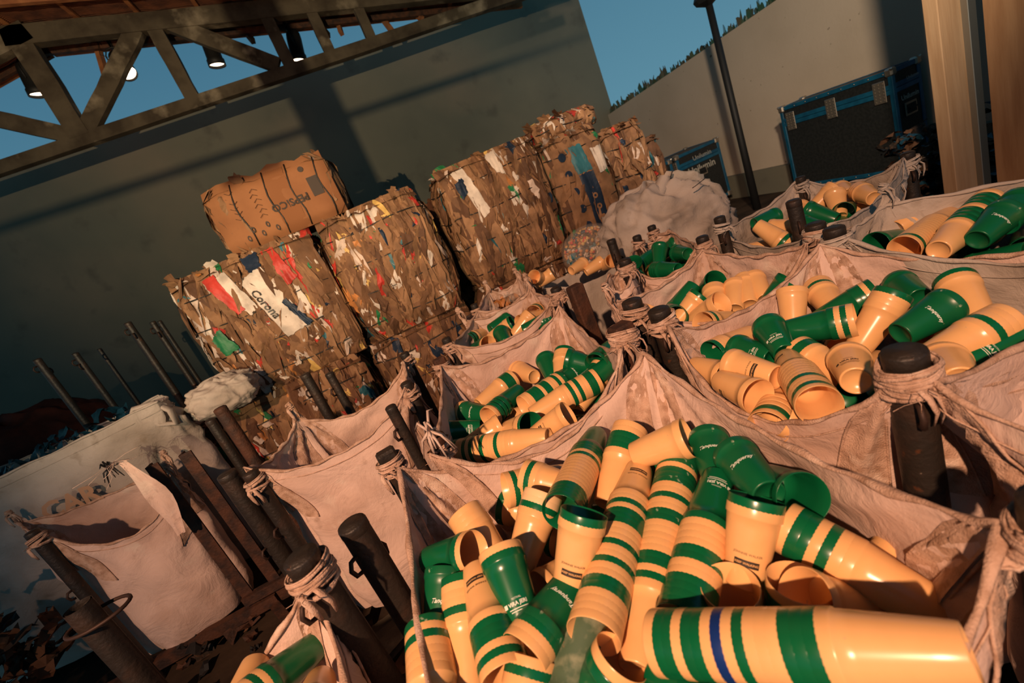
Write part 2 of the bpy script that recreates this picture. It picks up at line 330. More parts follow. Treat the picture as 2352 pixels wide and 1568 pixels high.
# plywood booth on the right
b = MB(); b.box((4.80, .85, 1.6), (.05, 3.62, 3.4)); tag(b.build('plywood_panel', M['ply'], smooth=False), 'tall brown plywood panel at the right edge behind the pale post', 'panel')
root = empty('timber_post', (4.5, 2.84, 0), 'tall pale timber post with metal edging beside the plywood panel', 'post')
b = MB(); b.box((4.70, 2.86, 1.6), (.27, .10, 3.4), bev=.006); b.build('upright', M['plight'], root, smooth=False)
b = MB(); b.box((4.85, 2.79, 1.6), (.09, .05, 3.4), bev=.004); b.build('edging_strip', M['alu'], root, smooth=False)
# flight cases
def flight_case(name, x0, x1, y0, y1, z0, z1, label, txt):
    root = empty(name, ((x0+x1)/2, (y0+y1)/2, 0), label, 'flight case'); E_ = .055
    b = MB(); b.box(((x0+x1)/2, (y0+y1)/2, (z0+z1)/2), (x1-x0-.02, y1-y0-.02, z1-z0-.02)); b.build('shell', M['case'], root, smooth=False)
    b = MB(); lid = z1-.20
    for x in (x0, x1):
        for y in (y0, y1): b.box((x+(E_/2-.004)*(1 if x == x0 else -1), y+(E_/2-.004)*(1 if y == y0 else -1), (z0+z1)/2), (E_, E_, z1-z0), bev=.006)
    for z in (z0+E_/2, z1-E_/2, lid, lid-.06):
        for y in (y0, y1): b.box(((x0+x1)/2, y+(.012 if y == y0 else -.012), z), (x1-x0, .03, E_), bev=.004)
        for x in (x0, x1): b.box((x+(.012 if x == x0 else -.012), (y0+y1)/2, z), (.03, y1-y0, E_), bev=.004)
    b.build('edging', M['caseblue'], root, smooth=False)
    for x in (x0, x1):
        for y in (y0, y1):
            for z in (z0, z1):
                b = MB(); c = Vector((x+(.03 if x == x0 else -.03), y+(.03 if y == y0 else -.03), z+(.03 if z == z0 else -.03)))
                b.box(c, (.10,.10,.10), bev=.02); b.tube([c+(Vector((x,y,z))-c)*.6, c+(Vector((x,y,z))-c)*1.5], [.032,.012], 10); b.build('corner', M['chrome'], root, smooth=False)
    n_ = 3
    for k in range(n_):      # hinges on the face towards the yard
        y = y0+(y1-y0)*(.10+.40*k); b = MB(); b.box((x0-.004, y, lid-.03), (.012, .15, .26), bev=.004)
        for i in range(3):
            for j in range(6): b.box((x0-.012, y-.05+.05*i, lid-.13+.04*j), (.008,.012,.012))
        b.build('hinge', M['chrome'], root, smooth=False)
    for k in range(9):
        b = MB(); y = y0+(y1-y0)*(k+.5)/9; b.box((x0-.006, y, z1-.03), (.008,.014,.014)); b.build('rivet', M['chrome'], root); b = MB(); b.box((x0-.006, y, z0+.03), (.008,.014,.014)); b.build('rivet', M['chrome'], root)
    b = MB(); xm = x0+(x1-x0)*.5
    b.box((xm, y0-.004, (z0+z1)/2+.10), (.20,.014,.16), bev=.004); b.build('handle_dish', M['chrome'], root, smooth=False)
    b = MB(); b.box((xm, y0-.014, (z0+z1)/2+.10), (.15,.008,.11)); b.tube([(xm-.06,y0-.03,(z0+z1)/2+.10),(xm+.06,y0-.03,(z0+z1)/2+.10)], .012, 8); b.build('handle', M['black'], root, smooth=False)
    b = MB(); text_on(b, 'Unilumin', (xm, y0-.012, lid-.18), (1,0,0), (0,0,1), (x1-x0)*.62, bold=.02); text_on(b, 'Unilumin', (xm+.05, y0-.031, lid+.03), (1,0,0), (0,0,1), (x1-x0)*.42); b.build('lettering', M['grey'], root, smooth=False)
    for x in (x0+.15, x1-.15):
        for y in (y0+.15, y1-.15): 
            b = MB(); b.tube([(x-.025,y,.05),(x+.025,y,.05)], .05, 14); b.box((x,y,.11),(.09,.09,.03)); b.build('castor', M['black'], root)
flight_case('flight_case', 6.52, 7.0, 4.55, 6.18, .14, 1.40, 'large black flight case with blue edging nearest the pale timber post', 1)
flight_case('flight_case', 5.85, 6.85, 7.95, 8.9, .14, 1.24, 'smaller lettered flight case left of the lamp post behind the crumpled sack', 1)
flight_case('flight_case', 4.75, 5.78, 8.0, 8.95, .14, 1.22, 'flight case farthest left, mostly hidden behind the crumpled sack', 1)
# ---------------------------------------------------------------- posts
def wrap_knot(mb, c, r, n=3, seed=0, tail=True, fat=.013):
    rr = random.Random(seed); c = Vector(c); n = n+3
    for k in range(n):
        tlt = Vector((rr.uniform(-.28,.28), rr.uniform(-.28,.28))); pts = []; ph = rr.uniform(0, 6.28); N_ = 24; zo = (k/(n-1)-.5)*fat*3.6
        for i in range(N_+1):
            a = ph + 2*math.pi*i/N_; q = r+fat*.40+fat*.38*(k % 2)+.002*math.sin(3*a+k)
            pts.append(c+Vector((q*math.cos(a), q*math.sin(a), zo+q*(tlt.x*math.cos(a)+tlt.y*math.sin(a)))))
        mb.tube(pts, [fat*.62*(1+.18*math.sin(i*1.7+k)) for i in range(N_+1)], 6, flat=.65)
        mb.tube([p+Vector((0,0,fat*.45))+(p-c).normalized()*fat*.25 for p in pts], [fat*.2]*(N_+1), 4)
    if tail:
        for k in range(2):
            a = rr.uniform(3.6, 5.6); d = Vector((math.cos(a), math.sin(a), 0)); p = c+d*(r+fat); s_ = Vector((-d.y, d.x, 0))
            mb.tube([p, p+d*.012+Vector((0,0,-.015))+s_*.01, p+d*.012+Vector((0,0,-.05))+s_*.02, p+d*.004+Vector((0,0,-.085))+s_*.015], [.008,.009,.008,.004], 6, flat=.4)
def fibres(mb, c, n, seed, s=.05):
    rr = random.Random(seed)
    for k in range(n):
        p = Vector(c); pts = [p]; d = Vector((rr.uniform(-1,1), rr.uniform(-1,1), rr.uniform(-.4,.8)))*s
        for i in range(3): p = p+d*.4+Vector((rr.uniform(-1,1), rr.uniform(-1,1), rr.uniform(-1,.2)))*s*.3; pts.append(p)
        mb.tube(pts, .0011, 3)
POSTS = {}
def post(key, px, py, r, label, z=1.25, sq=False, y=None, hooks=1, zb=0, mt='steel', hookz=.10, lean=(0,0)):
    p = at(px, py, z=z) if y is None else at(px, py, y=y)
    root = empty('metal_post', (p.x, p.y, zb), label, 'post', 'metal posts of the bag racks'); b = MB(); z1 = p.z
    rr = random.Random(hash(key) % 999 if False else sum(map(ord, key)))
    if sq:
        b.box((p.x, p.y, (z1+zb)/2), (r*2, r*1.6, z1-zb), Euler((0,0,.15)), bev=.008)
        b.build('pipe', M[mt], root, smooth=False)
    else:
        n_ = 9; pts = [(p.x+lean[0]*(z1-(zb+(z1-zb)*i/n_)), p.y+lean[1]*(z1-(zb+(z1-zb)*i/n_)), zb+(z1-zb)*i/n_) for i in range(n_+1)]
        b.tube(pts, [r]*n_+[r*.97], 20); b.build('pipe', M[mt], root, angle=40)
        b = MB(); b.lathe([(0, .003), (r*.80, .003), (r*.84, -.001), (r*.97, -.001), (r*1.006, -.006), (r*1.006, -.03), (r*.99,-.031)], 20, M=Matrix.Translation((p.x, p.y, z1+.004))); b.build('cap', M[mt], root)
    for k in range(hooks):
        a = rr.uniform(0, 6.28) if k else -2.3; d = Vector((math.cos(a), math.sin(a), 0)); q = Vector((p.x, p.y, z1-hookz-.05*k))
        b = MB(); b.tube([q+d*r*.8, q+d*(r+.02), q+d*(r+.032)+Vector((0,0,-.02)), q+d*(r+.024)+Vector((0,0,-.045)), q+d*(r+.005)+Vector((0,0,-.05))], .007, 6); b.build('hook', M['wire'], root)
    POSTS[key] = (Vector((p.x, p.y, z1)), r); return root
post('K', 690, 1278, .043, 'round capped post wrapped in frayed strap near the bottom left corner')
post('cap', 808, 1203, .042, 'bare round post with flat cap in front of the slack empty bag', z=1.19, hooks=2, hookz=.08)
post('a1', 882, 1035, .034, 'square rusty post left of the twisted strap of the nearest bag', sq=True, z=1.22, hooks=0)
post('a2', 897, 935, .026, 'slim round post with wire loop behind the square rusty post', z=1.2)
post('f1', 932, 880, .03, 'post with strap and wire round its top, right of the slack empty bag', z=1.2)
post('f2', 928, 812, .03, 'post holding the far right corner of the slack empty bag', z=1.2, hooks=0)
post('b1', 1000, 1003, .034, 'post bound with white string between the slack bag and the second cup bag', z=1.17, mt='rust')
post('b2', 1006, 822, .032, 'post at the far left corner of the second cup bag', z=1.22, sq=True, mt='rust', hooks=0)
post('a4', 2420, 1150, .036, 'blurred post with knotted strap at the right edge, nearest the viewer', z=1.22)
post('a3', 1422, 745, .044, 'square rusty post at the meeting of the nearest bag and the second cup bag', z=1.24, sq=True, mt='rust')
post('c1', 1450, 692, .042, 'round post with thick strap knot, left one of the knotted pair', z=1.26)
post('c2', 1512, 712, .042, 'round post with thick strap knot, right one of the knotted pair', z=1.23)
post('c3', 2076, 808, .040, 'thick dark post with bulky strap knot in front of the right cup bag', z=1.25)
post('g1', 1276, 662, .034, 'post with rag at the back right corner of the second cup bag', z=1.24)
post('g2', 1318, 655, .044, 'wide rusty post beside the raised corner of the second cup bag', z=1.24, sq=True, mt='rust', hooks=0)
post('h1', 1434, 597, .036, 'post with strap knot at the near left corner of the small green cup bag', z=1.26)
post('h2', 1403, 552, .034, 'dark post left of the crumpled sack', z=1.26)
post('h3', 1462, 543, .03, 'short post at the far left corner of the small green cup bag', z=1.24)
post('h4', 1496, 520, .03, 'short post in front of the crumpled sack', z=1.24)
post('e2', 1612, 545, .034, 'post at the peaked far corner of the wide bag behind the knotted pair', z=1.22)
post('i1', 1652, 500, .032, 'post to the right of the crumpled sack', z=1.25)
post('i2', 1822, 462, .035, 'dark post standing in front of the small pale bag below the flight case', z=1.28)
post('j1', 1872, 515, .04, 'post under the twin strap knots, left one', z=1.22)
post('j2', 1915, 525, .04, 'post under the twin strap knots, right one', z=1.22)
post('i3', 2084, 352, .034, 'post with frayed tie under the large flight case', z=1.2)
post('i4', 1838, 408, .03, 'post at the far left corner of the small pale bag below the flight case', z=1.2)
post('b5', 700, 860, .034, 'dark post in front of the tall stack of bales, left of a pair', y=3.3)
post('b6', 756, 858, .03, 'dark post in front of the tall stack of bales, right of a pair', y=3.3)
post('g3', 1024, 778, .028, 'small knotted post beside the third cup bag', z=1.22)
post('g4', 1088, 700, .026, 'small knotted post behind the third cup bag', z=1.22)
post('m3', 505, 938, .036, 'long dark post leaning among the bales on the left', y=2.9, hooks=0, mt='rust')
post('m4', 482, 965, .03, 'thin dark post behind the left rusty frame', y=3.2, hooks=0)
post('m5', 520, 1088, .044, 'dark pipe with hook, left of the slack bag, third from the angle frame', y=2.35, hooks=1, hookz=.42)
post('m6', 574, 1085, .036, 'dark pipe tied to the near corner of the slack empty bag', y=2.28, hooks=1, hookz=.3)
post('m1', 72, 1222, .034, 'dark post carrying the left corner of the low hanging bag', y=2.98, hooks=1, hookz=.4)
for k, (px, py, yy) in enumerate(((85, 826, 4.9), (172, 812, 5.0), (228, 802, 5.7), (293, 742, 4.9), (350, 740, 5.0), (366, 738, 5.4))):
    post('w%d' % k, px, py, (.031,.028,.021,.031,.026,.022)[k], 'tall bare post by the dark wall, ' + ['leftmost', 'second from the left', 'third from the left and paler', 'fourth from the left and tallest', 'fifth from the left', 'rightmost'][k], y=yy, hooks=2 if k != 2 else 0, hookz=.05)
for ky in list(POSTS):
    pass
# pipe with ring at the lower left
p0 = at(178, 1392, y=1.75); root = empty('metal_post', (p0.x, p0.y, 0), 'worn pipe with a welded ring near its top in the dark lower left', 'post', 'metal posts of the bag racks')
b = MB(); b.tube([(p0.x, p0.y, 0), (p0.x, p0.y, p0.z)], .042, 20, caps=False); b.tube([(p0.x, p0.y, .1), (p0.x, p0.y, p0.z)], .037, 20, caps=False); b.build('pipe', M['steel'], root)
b = MB(); rc = Vector((p0.x+.035, p0.y-.01, p0.z-.065)); b.tube([rc+Vector((.10*math.cos(a*math.pi/12), .07*math.sin(a*math.pi/12), 0)) for a in range(25)], .007, 6, caps=False); b.build('ring', M['wire'], root)
# angle iron frame
root = empty('iron_frame', (-1.62, 3.0, 0), 'rusty angle iron frame with two legs and a foot, left of the slack bag', 'frame')
for (a, c) in (((348,1068),(562,1385)), ((424,1040),(655,1332))):
    pa = at(*a, y=3.0); pc = Vector((pa.x, 3.0, .06)); b = MB(); b.box(((pa.x+pc.x)/2, 3.0, (pa.z+pc.z)/2), (.07, .012, pa.z-pc.z)); b.box((pa.x-.03, 3.03, (pa.z+pc.z)/2), (.012, .07, pa.z-pc.z)); b.build('leg', M['rust'], root, smooth=False)
b = MB(); b.box((-1.52, 2.99, .19), (.30, .05, .06)); b.box((-2.15, 3.0, .10), (1.3, .06, .07)); b.box((-1.0, 2.0, .05), (.06, 2.2, .07), Euler((0,0,.5))); b.build('foot', M['rust'], root, smooth=False)
# ---------------------------------------------------------------- bulk bags
BAGS = {}
class Bag:
    def __init__(s, key, corners, sags, label, bows=(.03,.03,.03,.03), zb=.14, seed=1, fab='fabric', ties=(None,)*4, N=26, NV=26, amp=1.0, loops=(1,1,1,1), top=0):
        s.c = [Vector(c) for c in corners]; s.sag = sags; s.bow = bows; s.zb = zb; s.seed = seed; s.amp = amp
        s.cc = sum((Vector((c.x, c.y)) for c in s.c), Vector((0,0)))/4
        BAGS[key] = s
        root = empty('bulk_bag', (s.cc.x, s.cc.y, zb), label, 'bag', 'open woven bulk bags'); s.root = root
        b = MB(); rows = []
        for j in range(NV+1):
            g = (j/NV)**1.5
            rows.append([s.S(i/N, g) for i in range(4*N)])
        b.grid(rows, closed=True)
        bc = Vector((s.cc.x, s.cc.y, zb-.02)); last = rows[-1]
        b.grid([last, [bc.lerp(p, .5) for p in last], [bc.lerp(p, .02) for p in last]], closed=True)
        b.build('body', M[fab], root)
        b = MB(); pts = []; rr = random.Random(seed)
        for i in range(4*N+1):
            p = s.S((i/N) % 4, 0); pts.append(p+Vector((0,0,.004*math.sin(i*1.3+seed)+.002)))
        b.tube(pts, [.007+.003*math.sin(i*.9+seed)+.002*rr.random() for i in range(len(pts))], 7, caps=False, flat=.8)
        pts2 = [s.S((i/N) % 4, .045)+s.out((i/N) % 4)*.004 for i in range(4*N+1)]; b.tube(pts2, .0022, 4, caps=False)
        b.build('rolled_hem', M['web' if fab == 'fabric' else fab], root)
        for k in range(4):
            if loops[k]: s.loop(k, ties[k], fab)
    def out(s, t):
        e = int(t) % 4; f = t-int(t); a, c = s.c[e], s.c[(e+1) % 4]; p = a.lerp(c, f); o = Vector((p.x-s.cc.x, p.y-s.cc.y, 0)); return o.normalized()
    def S(s, t, g, off=0.0):
        e = int(t) % 4; f = t-int(t); a, c = s.c[e], s.c[(e+1) % 4]; q = 4*f*(1-f)
        p = a.lerp(c, f); L = (c-a).length; n_ = Vector((c.y-a.y, -(c.x-a.x), 0)).normalized()
        if n_.dot(Vector((p.x-s.cc.x, p.y-s.cc.y, 0))) < 0: n_ = -n_
        z = p.z - s.sag[e]*q**.8; xy = Vector((p.x, p.y, 0)) + n_*s.bow[e]*q
        wob = .010*noise.noise(Vector((t*3.1, s.seed*7.7, 0)))*q; z += wob*1.5; xy += n_*wob
        cc = Vector((s.cc.x, s.cc.y, 0)); d = xy-cc; kf = 1.07-.27*abs(2*f-1)**3
        w_ = min(1, g/.33); w_ = w_*w_*(3-2*w_); bt = 1-.10*max(0, (g-.8)/.2)**2
        xy2 = cc + d*(1+(kf-1)*w_)*bt; z2 = z+(s.zb-z)*g
        a_ = f*L; a2 = (1-f)*L; dep0 = a.z-z2; dep1 = c.z-z2; fold = 0
        for (aa, dd, ph, cn) in ((a_, dep0, s.seed*1.3+e, 0), (a2, dep1, s.seed*2.1+e, 1)):
            r_ = math.hypot(aa, dd)+1e-4; th = math.atan2(dd, aa)
            fold += .019*min(1, r_/.10)*math.exp(-r_/.33)*(math.sin(th*15+ph*2)+.5*math.sin(th*26+ph))
        P3 = Vector((xy2.x, xy2.y, z2)); env = min(1, g*12)
        nz_ = .020*noise.noise(P3*4.0+Vector((s.seed, 0, 0)))+.012*noise.noise(P3*9+Vector((0, s.seed, 0)))+.010*(1-abs(noise.noise(P3*6+Vector((s.seed,3,1)))))**6*noise.noise(P3*2.0)
        o = d.normalized() if d.length > 0 else n_
        return P3 + o*((fold+nz_)*env*s.amp+off)
    def loop(s, k, tie, fab):
        c = s.c[k]; rr = random.Random(s.seed*10+k)
        if tie: tp, tr_ = POSTS[tie]; apex = Vector((tp.x, tp.y, tp.z-.062)) 
        else: tr_ = .03; apex = c+Vector((0,0,.07))
        b = MB(); nw = 9
        for side in (0, 1):
            e = k if side == 0 else (k-1) % 4; L = (s.c[(e+1) % 4]-s.c[e]).length; rows = []; nr = 12
            w0, w1 = .03/L, .15/L
            for i in range(nr+1):
                g = .30*(1-i/nr); fa = w0*(g/.30)**.6+.004; fb_ = w0+(w1-w0)*(g/.30)**.5+.012/L*1.6
                row = []
                for j in range(nw):
                    f = fa+(fb_-fa)*j/(nw-1); t = (e+f) if side == 0 else (e+1-f)
                    row.append(s.S(t % 4, g, .005+.0022*(j % 2)))
                rows.append(row)
            base = rows[-1]; ctr = sum(base, Vector((0,0,0)))/nw
            o = (apex-ctr); perp = (base[-1]-base[0]); perp = perp.normalized()*.016 if perp.length > 0 else Vector((.016,0,0))
            for i in range(1, 6):
                q = i/5; cen = ctr+o*q+Vector((0,0,-.012*math.sin(q*3.1)))+perp*(1.1*math.sin(q*3.14)*(1 if side else -1))
                tw = q*2.2*(1 if side else -1); ax = o.normalized(); pr = Matrix.Rotation(tw, 3, ax) @ perp
                rows.append([cen+pr*((j/(nw-1)-.5)*2)*(1-.35*q) + ax.cross(pr).normalized()*(.0018*(j % 2)) for j in range(nw)])
            b.grid(rows); inn = [[p-s.out((k+.001) % 4)*.009 for p in r_] for r_ in rows]; b.grid(inn)
            edge = [r_[0] for r_ in rows]; b.tube(edge, .0035, 5); edge = [r_[-1] for r_ in rows]; b.tube(edge, .0035, 5)
        lp = b.build('lifting_loop', M['web' if fab == 'fabric' else fab], s.root)
        b = MB()
        if tie: wrap_knot(b, apex, tr_, 3, s.seed*10+k, fat=.012+.15*max(0, tr_-.03)); fibres(b, apex+Vector((-.02,-tr_-.01,0)), 6, s.seed+k)
        else: wrap_knot(b, apex+Vector((0,0,.0)), .008, 2, s.seed*10+k, fat=.009)
        kn = b.build('knot', M['web' if fab == 'fabric' else fab], s.root)
K_ = 1.19
def c_(px, py, z=K_): return at(px, py, z=z)
Bag('A', [Vector((-.27,.32,1.12)), c_(2300,1205,1.16), c_(1478,810), c_(915,1075)], (.12,.10,.17,.12), 'nearest bulk bag, full of striped cup stacks', seed=3, bows=(.05,.02,.05,.03), ties=(None,'a4','a3','a1'), N=34)
Bag('B', [c_(985,1040), c_(1425,805), c_(1285,705), c_(1012,840)], (.17,.10,.10,.08), 'second cup bag, directly behind the nearest bag, left of the knotted posts', seed=5, bows=(.06,.02,.0,.02), ties=('b1','a3','g1','b2'), N=30)
Bag('C', [c_(2045,880), Vector((1.80,.66,1.17)), c_(1882,560), c_(1535,750)], (.13,.10,.11,.19), 'right cup bag behind the thick knotted post', seed=8, bows=(.05,.03,.03,.07), ties=('c3',None,'j1','c2'), N=30)
Bag('D', [Vector((.93,-.12,1.15)), Vector((1.72,-.12,1.15)), Vector((1.74,.56,1.17)), c_(2150,885)], (.08,.1,.05,.06), 'bag at the right edge whose slack side hangs next to the thick knotted post', seed=11, ties=(None,None,None,'c3'), N=22)
Bag('E', [c_(1475,712), c_(1852,560), c_(1613,573), c_(1400,690)], (.17,.05,.07,.07), 'wide bag with a fanned peaked corner behind the knotted pair of posts', seed=13, bows=(.04,.0,.0,.0), ties=('c1','j1','e2',None), N=26)
Bag('F', [c_(560,1072), c_(930,890), c_(927,830), c_(680,958)], (.15,.03,.15,.08), 'slack empty bag with a broad pale front, left of the nearest bag', seed=17, bows=(.03,.0,.02,.02), ties=('m6','f1','f2',None), N=28)
Bag('G', [c_(1030,790), c_(1268,680), c_(1218,665), c_(1095,715)], (.12,.05,.06,.05), 'third cup bag, behind the second one, in front of the bales', seed=19, ties=('g3','g1',None,'g4'), N=20)
Bag('G2', [c_(1062,735), c_(1215,655), c_(1190,640), c_(1122,668)], (.07,.03,.05,.04), 'narrow bag with clear plastic scraps behind the third cup bag', seed=23, ties=(None,)*4, N=16)
Bag('H', [c_(1437,610), c_(1602,558), c_(1535,528), c_(1462,555)], (.13,.05,.05,.04), 'small bag of mostly green cups in front of the crumpled sack', seed=29, ties=('h1','e2','h4','h3'), N=20)
Bag('I', [c_(1655,528,1.14), c_(1905,515), c_(2075,362), c_(1836,410)], (.10,.06,.10,.05), 'small pale bag of cups below the large flight case', seed=31, fab='fabric2', ties=('i1','j1','i3','i4'), N=24)
Bag('J', [c_(1925,540), Vector((1.78,.55,1.12)), Vector((2.55,.65,1.19)), c_(2035,470)], (.08,.06,.03,.03), 'bag of large green and cream stacks at the right edge by the plywood', seed=37, fab='fabric2', ties=('j2',None,None,None), N=24)
Bag('K', [Vector((-1.30,.42,1.1)), Vector((-.46,.45,1.12)), c_(700,1310,1.17), Vector((-1.32,1.22,1.1))], (.12,.16,.20,.1), 'bag in the bottom left corner with only a few cups showing', seed=41, ties=(None,None,'K',None), bows=(.03,.03,.03,.03), N=28)
Bag('M', [at(82,1222,y=3.0), at(395,1090,y=3.12), at(390,1060,y=3.5), at(40,1200,y=3.45)], (.24,.03,.06,.03), 'low slack bag hanging between the left post and the iron frame', seed=43, zb=.12, ties=('m1',None,None,None), bows=(.05,0,0,0), N=26)
Bag('L', [Vector((-4.3,3.75,1.50)), Vector((-1.72,3.62,1.50)), Vector((-1.85,3.98,1.50)), Vector((-4.2,4.7,1.5))], (.02,.03,.05,.03), 'big greyish bag filled to the top, farthest left below the tall posts', seed=47, fab='fabric2', ties=(None,)*4, loops=(0,0,0,0), bows=(.12,.05,.05,.05), N=40, zb=.1, amp=2.0)
Bag('H0', [c_(1395,655), c_(1450,640), c_(1435,612), c_(1400,630)], (.05,.03,.03,.03), 'slack narrow bag squeezed left of the small green cup bag', seed=53, ties=(None,None,'h1',None), N=14, loops=(0,0,1,0))
L_ = BAGS['L'].root
b = MB(); p = at(335, 945, y=3.66); b.tube([p+Vector((-.12,0,-.03)), p+Vector((-.05,0,.05)), p+Vector((.06,.02,.03)), p+Vector((.13,0,-.06)), p+Vector((.12,0,-.16)), p+Vector((.03,0,-.12)), p+Vector((-.02,0,-.02))], .018, 8, flat=2.2, up=(0,1,0)); b.build('lifting_loop', M['fabric2'], L_)
b = MB(); p = at(175, 1145, y=3.53); text_on(b, 'CAR', p+Vector((0,-.06,0)), (1,0,-.05), (.1,0,1), .34, bold=.03); b.build('faded_print', M['faded'], L_)
# hanging torn strap and rag between the low bag and the iron frame
b = MB(); p = at(262, 1060, y=2.9); rows = []
for i in range(10):
    q = i/9; c = p+Vector((.03+.05*math.sin(q*2.5), -.02*q, -.02-.52*q)); wd = .02+.035*math.sin(q*3.0)
    rows.append([c+Vector((wd*(j/5-.5)*2, .012*math.sin(j*1.9+i), 0)) for j in range(6)])
b.grid(rows); fibres(b, p, 14, 4, .12); tag(b.build('torn_strap', M['fabric'], None), 'torn pale strap hanging beside the top of the iron frame', 'strap')
for nm, (px, py, yy), lab in (('plastic_knot', (250, 1075, 3.1), 'dark bundle of frayed plastic tied left of the iron frame'), ('string_tie', (985, 990, 1.5), 'loose white string tied on the post beside the second cup bag')):
    b = MB(); p = at(px, py, y=yy); rr = random.Random(px)
    for k in range(16):
        d = Vector((rr.uniform(-1,1), rr.uniform(-1,1), rr.uniform(-1,1))).normalized()*rr.uniform(.04,.10)
        b.tube([p, p+d*.6+Vector((0,0,.01)), p+d+Vector((0,0,-.03))], [.006,.005,.002], 5)
    tag(b.build(nm, M['black' if nm == 'plastic_knot' else 'c_p']), lab, 'string')
# ---------------------------------------------------------------- cups
CR, CB, CH, PITCH = .055, .0375, .165, .023
def cup_mesh(name, mt, pr=None):
    b = MB(); r = lambda z: CB+(CR-CB)*z/CH
    prof = [(0, .006), (CB*.80, .006), (CB*.84, 0), (CB*.97, 0), (CB, .003), (r(.04), .04), (r(.08), .08), (r(.12), .12), (r(CH-.024), CH-.024), (CR-.0004, CH-.0225), (CR+.0001, CH-.019), (CR+.0002, CH-.003), (CR-.0003, CH-.0006), (CR-.0009, CH), (CR-.0016, CH-.0006), (r(.12)-.0018, .12), (r(.06)-.0018, .06), (CB-.002, .009), (CB*.6, .0085), (0, .0085)]
    b.lathe(prof, 36)
    def wraptext(body, z, wd, mi, shear=0, bold=0, ang=0, off=.0007):
        vs, fs, w0 = text_geo(body, shear, bold); k = wd/w0; o = []
        for v in vs:
            zz = z+v[1]*k; q = ang+v[0]*k/r(zz); o.append(Vector(((r(zz)+off)*math.cos(q), (r(zz)+off)*math.sin(q), zz)))
        b.add(o, fs, mi)
    def patch(z0, z1, wd, mi, ang=0, off=.0004, n=10, x0=0):
        rows = []
        for z in (z0, z1): rows.append([Vector(((r(z)+off)*math.cos(ang+(x0+wd*(i/n-.5))/r(z)), (r(z)+off)*math.sin(ang+(x0+wd*(i/n-.5))/r(z)), z)) for i in range(n+1)])
        b.grid(rows, mi)
    for ang in (0, math.pi):
        if pr == 'J':
            wraptext('JOHNNIE WALKER', .072, .056, 1, ang=ang); patch(.046, .060, .048, 1, ang); wraptext('KEEP WALKING', .053, .044, 2, bold=.02, ang=ang)
        elif pr == 'T': wraptext('Tanqueray', .085, .062, 1, shear=.45, bold=.02, ang=ang)
        elif pr == 'V':
            wraptext('VIRA JERI', .050, .044, 1, bold=.03, ang=ang); patch(.0395,.0412,.046,1,ang); patch(.0345,.0362,.040,1,ang); wraptext('FESTIVAL', .0605, .022, 1, ang=ang); patch(.046,.055,.009,1,ang,x0=-.030)
    return b.mesh(name, mt)
CUPM = {'C': cup_mesh('cup', [M['cream']]), 'P': cup_mesh('cup', [M['cream2']]), 'G': cup_mesh('cup', [M['green']]), 'S': cup_mesh('cup', [M['greend']]), 'B': cup_mesh('cup', [M['blue']]), 'D': cup_mesh('cup', [M['dirty']]),
        'J': cup_mesh('cup', [M['cream'], M['ink'], M['cream']], 'J'), 'T': cup_mesh('cup', [M['greend'], M['white']], 'T'), 'V': cup_mesh('cup', [M['green'], M['white']], 'V')}
CN = {'C': 'cream', 'P': 'pale cream', 'G': 'green', 'S': 'scuffed green', 'B': 'blue', 'D': 'grimy green', 'J': 'cream printed', 'T': 'green script-printed', 'V': 'green printed'}
CUPS = []
SEGS = []   # (bag, a, b) capsules already placed
ncup = 0
def put(kind, pos, axis, roll, label, group):
    global ncup
    ncup += 1
    CUPS.append((kind, Vector(pos), Vector(axis), roll, label, group))
def make_cup(kind, pos, axis, roll, label, group):
    q = axis.to_track_quat('Z', 'Y').to_matrix().to_4x4()
    # turn the print towards the viewer's side
    loc = q.to_3x3().inverted() @ (CAM-pos); ang = math.atan2(loc.y, loc.x)+roll
    o = bpy.data.objects.new('cup', CUPM[kind]); COL.objects.link(o); o.matrix_world = Matrix.Translation(pos) @ q @ Matrix.Rotation(ang, 4, 'Z')
    return tag(o, label, 'cup', group)
def at2(t): return at(t[0], t[1], d=-t[2]) if t[2] < 0 else at(t[0], t[1], z=t[2])
def stack(bag, desc, s, base, mouth, roll=0.0, solo=None, pitch=None, anc='c', axis=None):
    c = at2(mouth); a = at2(base) if axis is None else c-Vector(axis).normalized()*(CH+PITCH*(len(s)-1))
    d = (c-a); L = d.length; ax = d.normalized()
    nm = max(min(4, len(s)), int((L-CH)/.0165)+1)
    if len(s) > nm > 2: s = s[0]+''.join(s[1+round(i*(len(s)-2)/(nm-2))] for i in range(nm-1))
    n = len(s)
    if n > 1: pt = pitch or min(.034, max(.0165, (L-CH)/(n-1)))
    else: pt = 0
    full = pt*(n-1)+CH; a = a+ax*((L-full)*(1.0 if anc == 'm' else .5 if anc == 'c' else 0))
    for i, k in enumerate(s):
        cnt = s.count(k)
        lab = (solo or desc) if n == 1 else ('%s cup nested in %s' % (CN[k], desc) if cnt > 1 else 'the one %s cup in %s' % (CN[k], desc))
        if len(lab.split()) > 16: lab = lab.replace(' in the nearest bag', ', nearest bag').replace(' in the second cup bag', ', second bag').replace(' in the right cup bag', ', right bag').replace(' of the second cup bag', ', second bag').replace(' of the right cup bag', ', right bag')
        put(k, a+ax*(pt*i), ax, roll+(0 if i == 0 else i*1.7), lab, None if (n == 1 or cnt == 1) else '%s cups in %s' % (CN[k], desc))
    SEGS.append((bag, a+ax*.03, a+ax*(pt*(n-1)+CH-.02)))
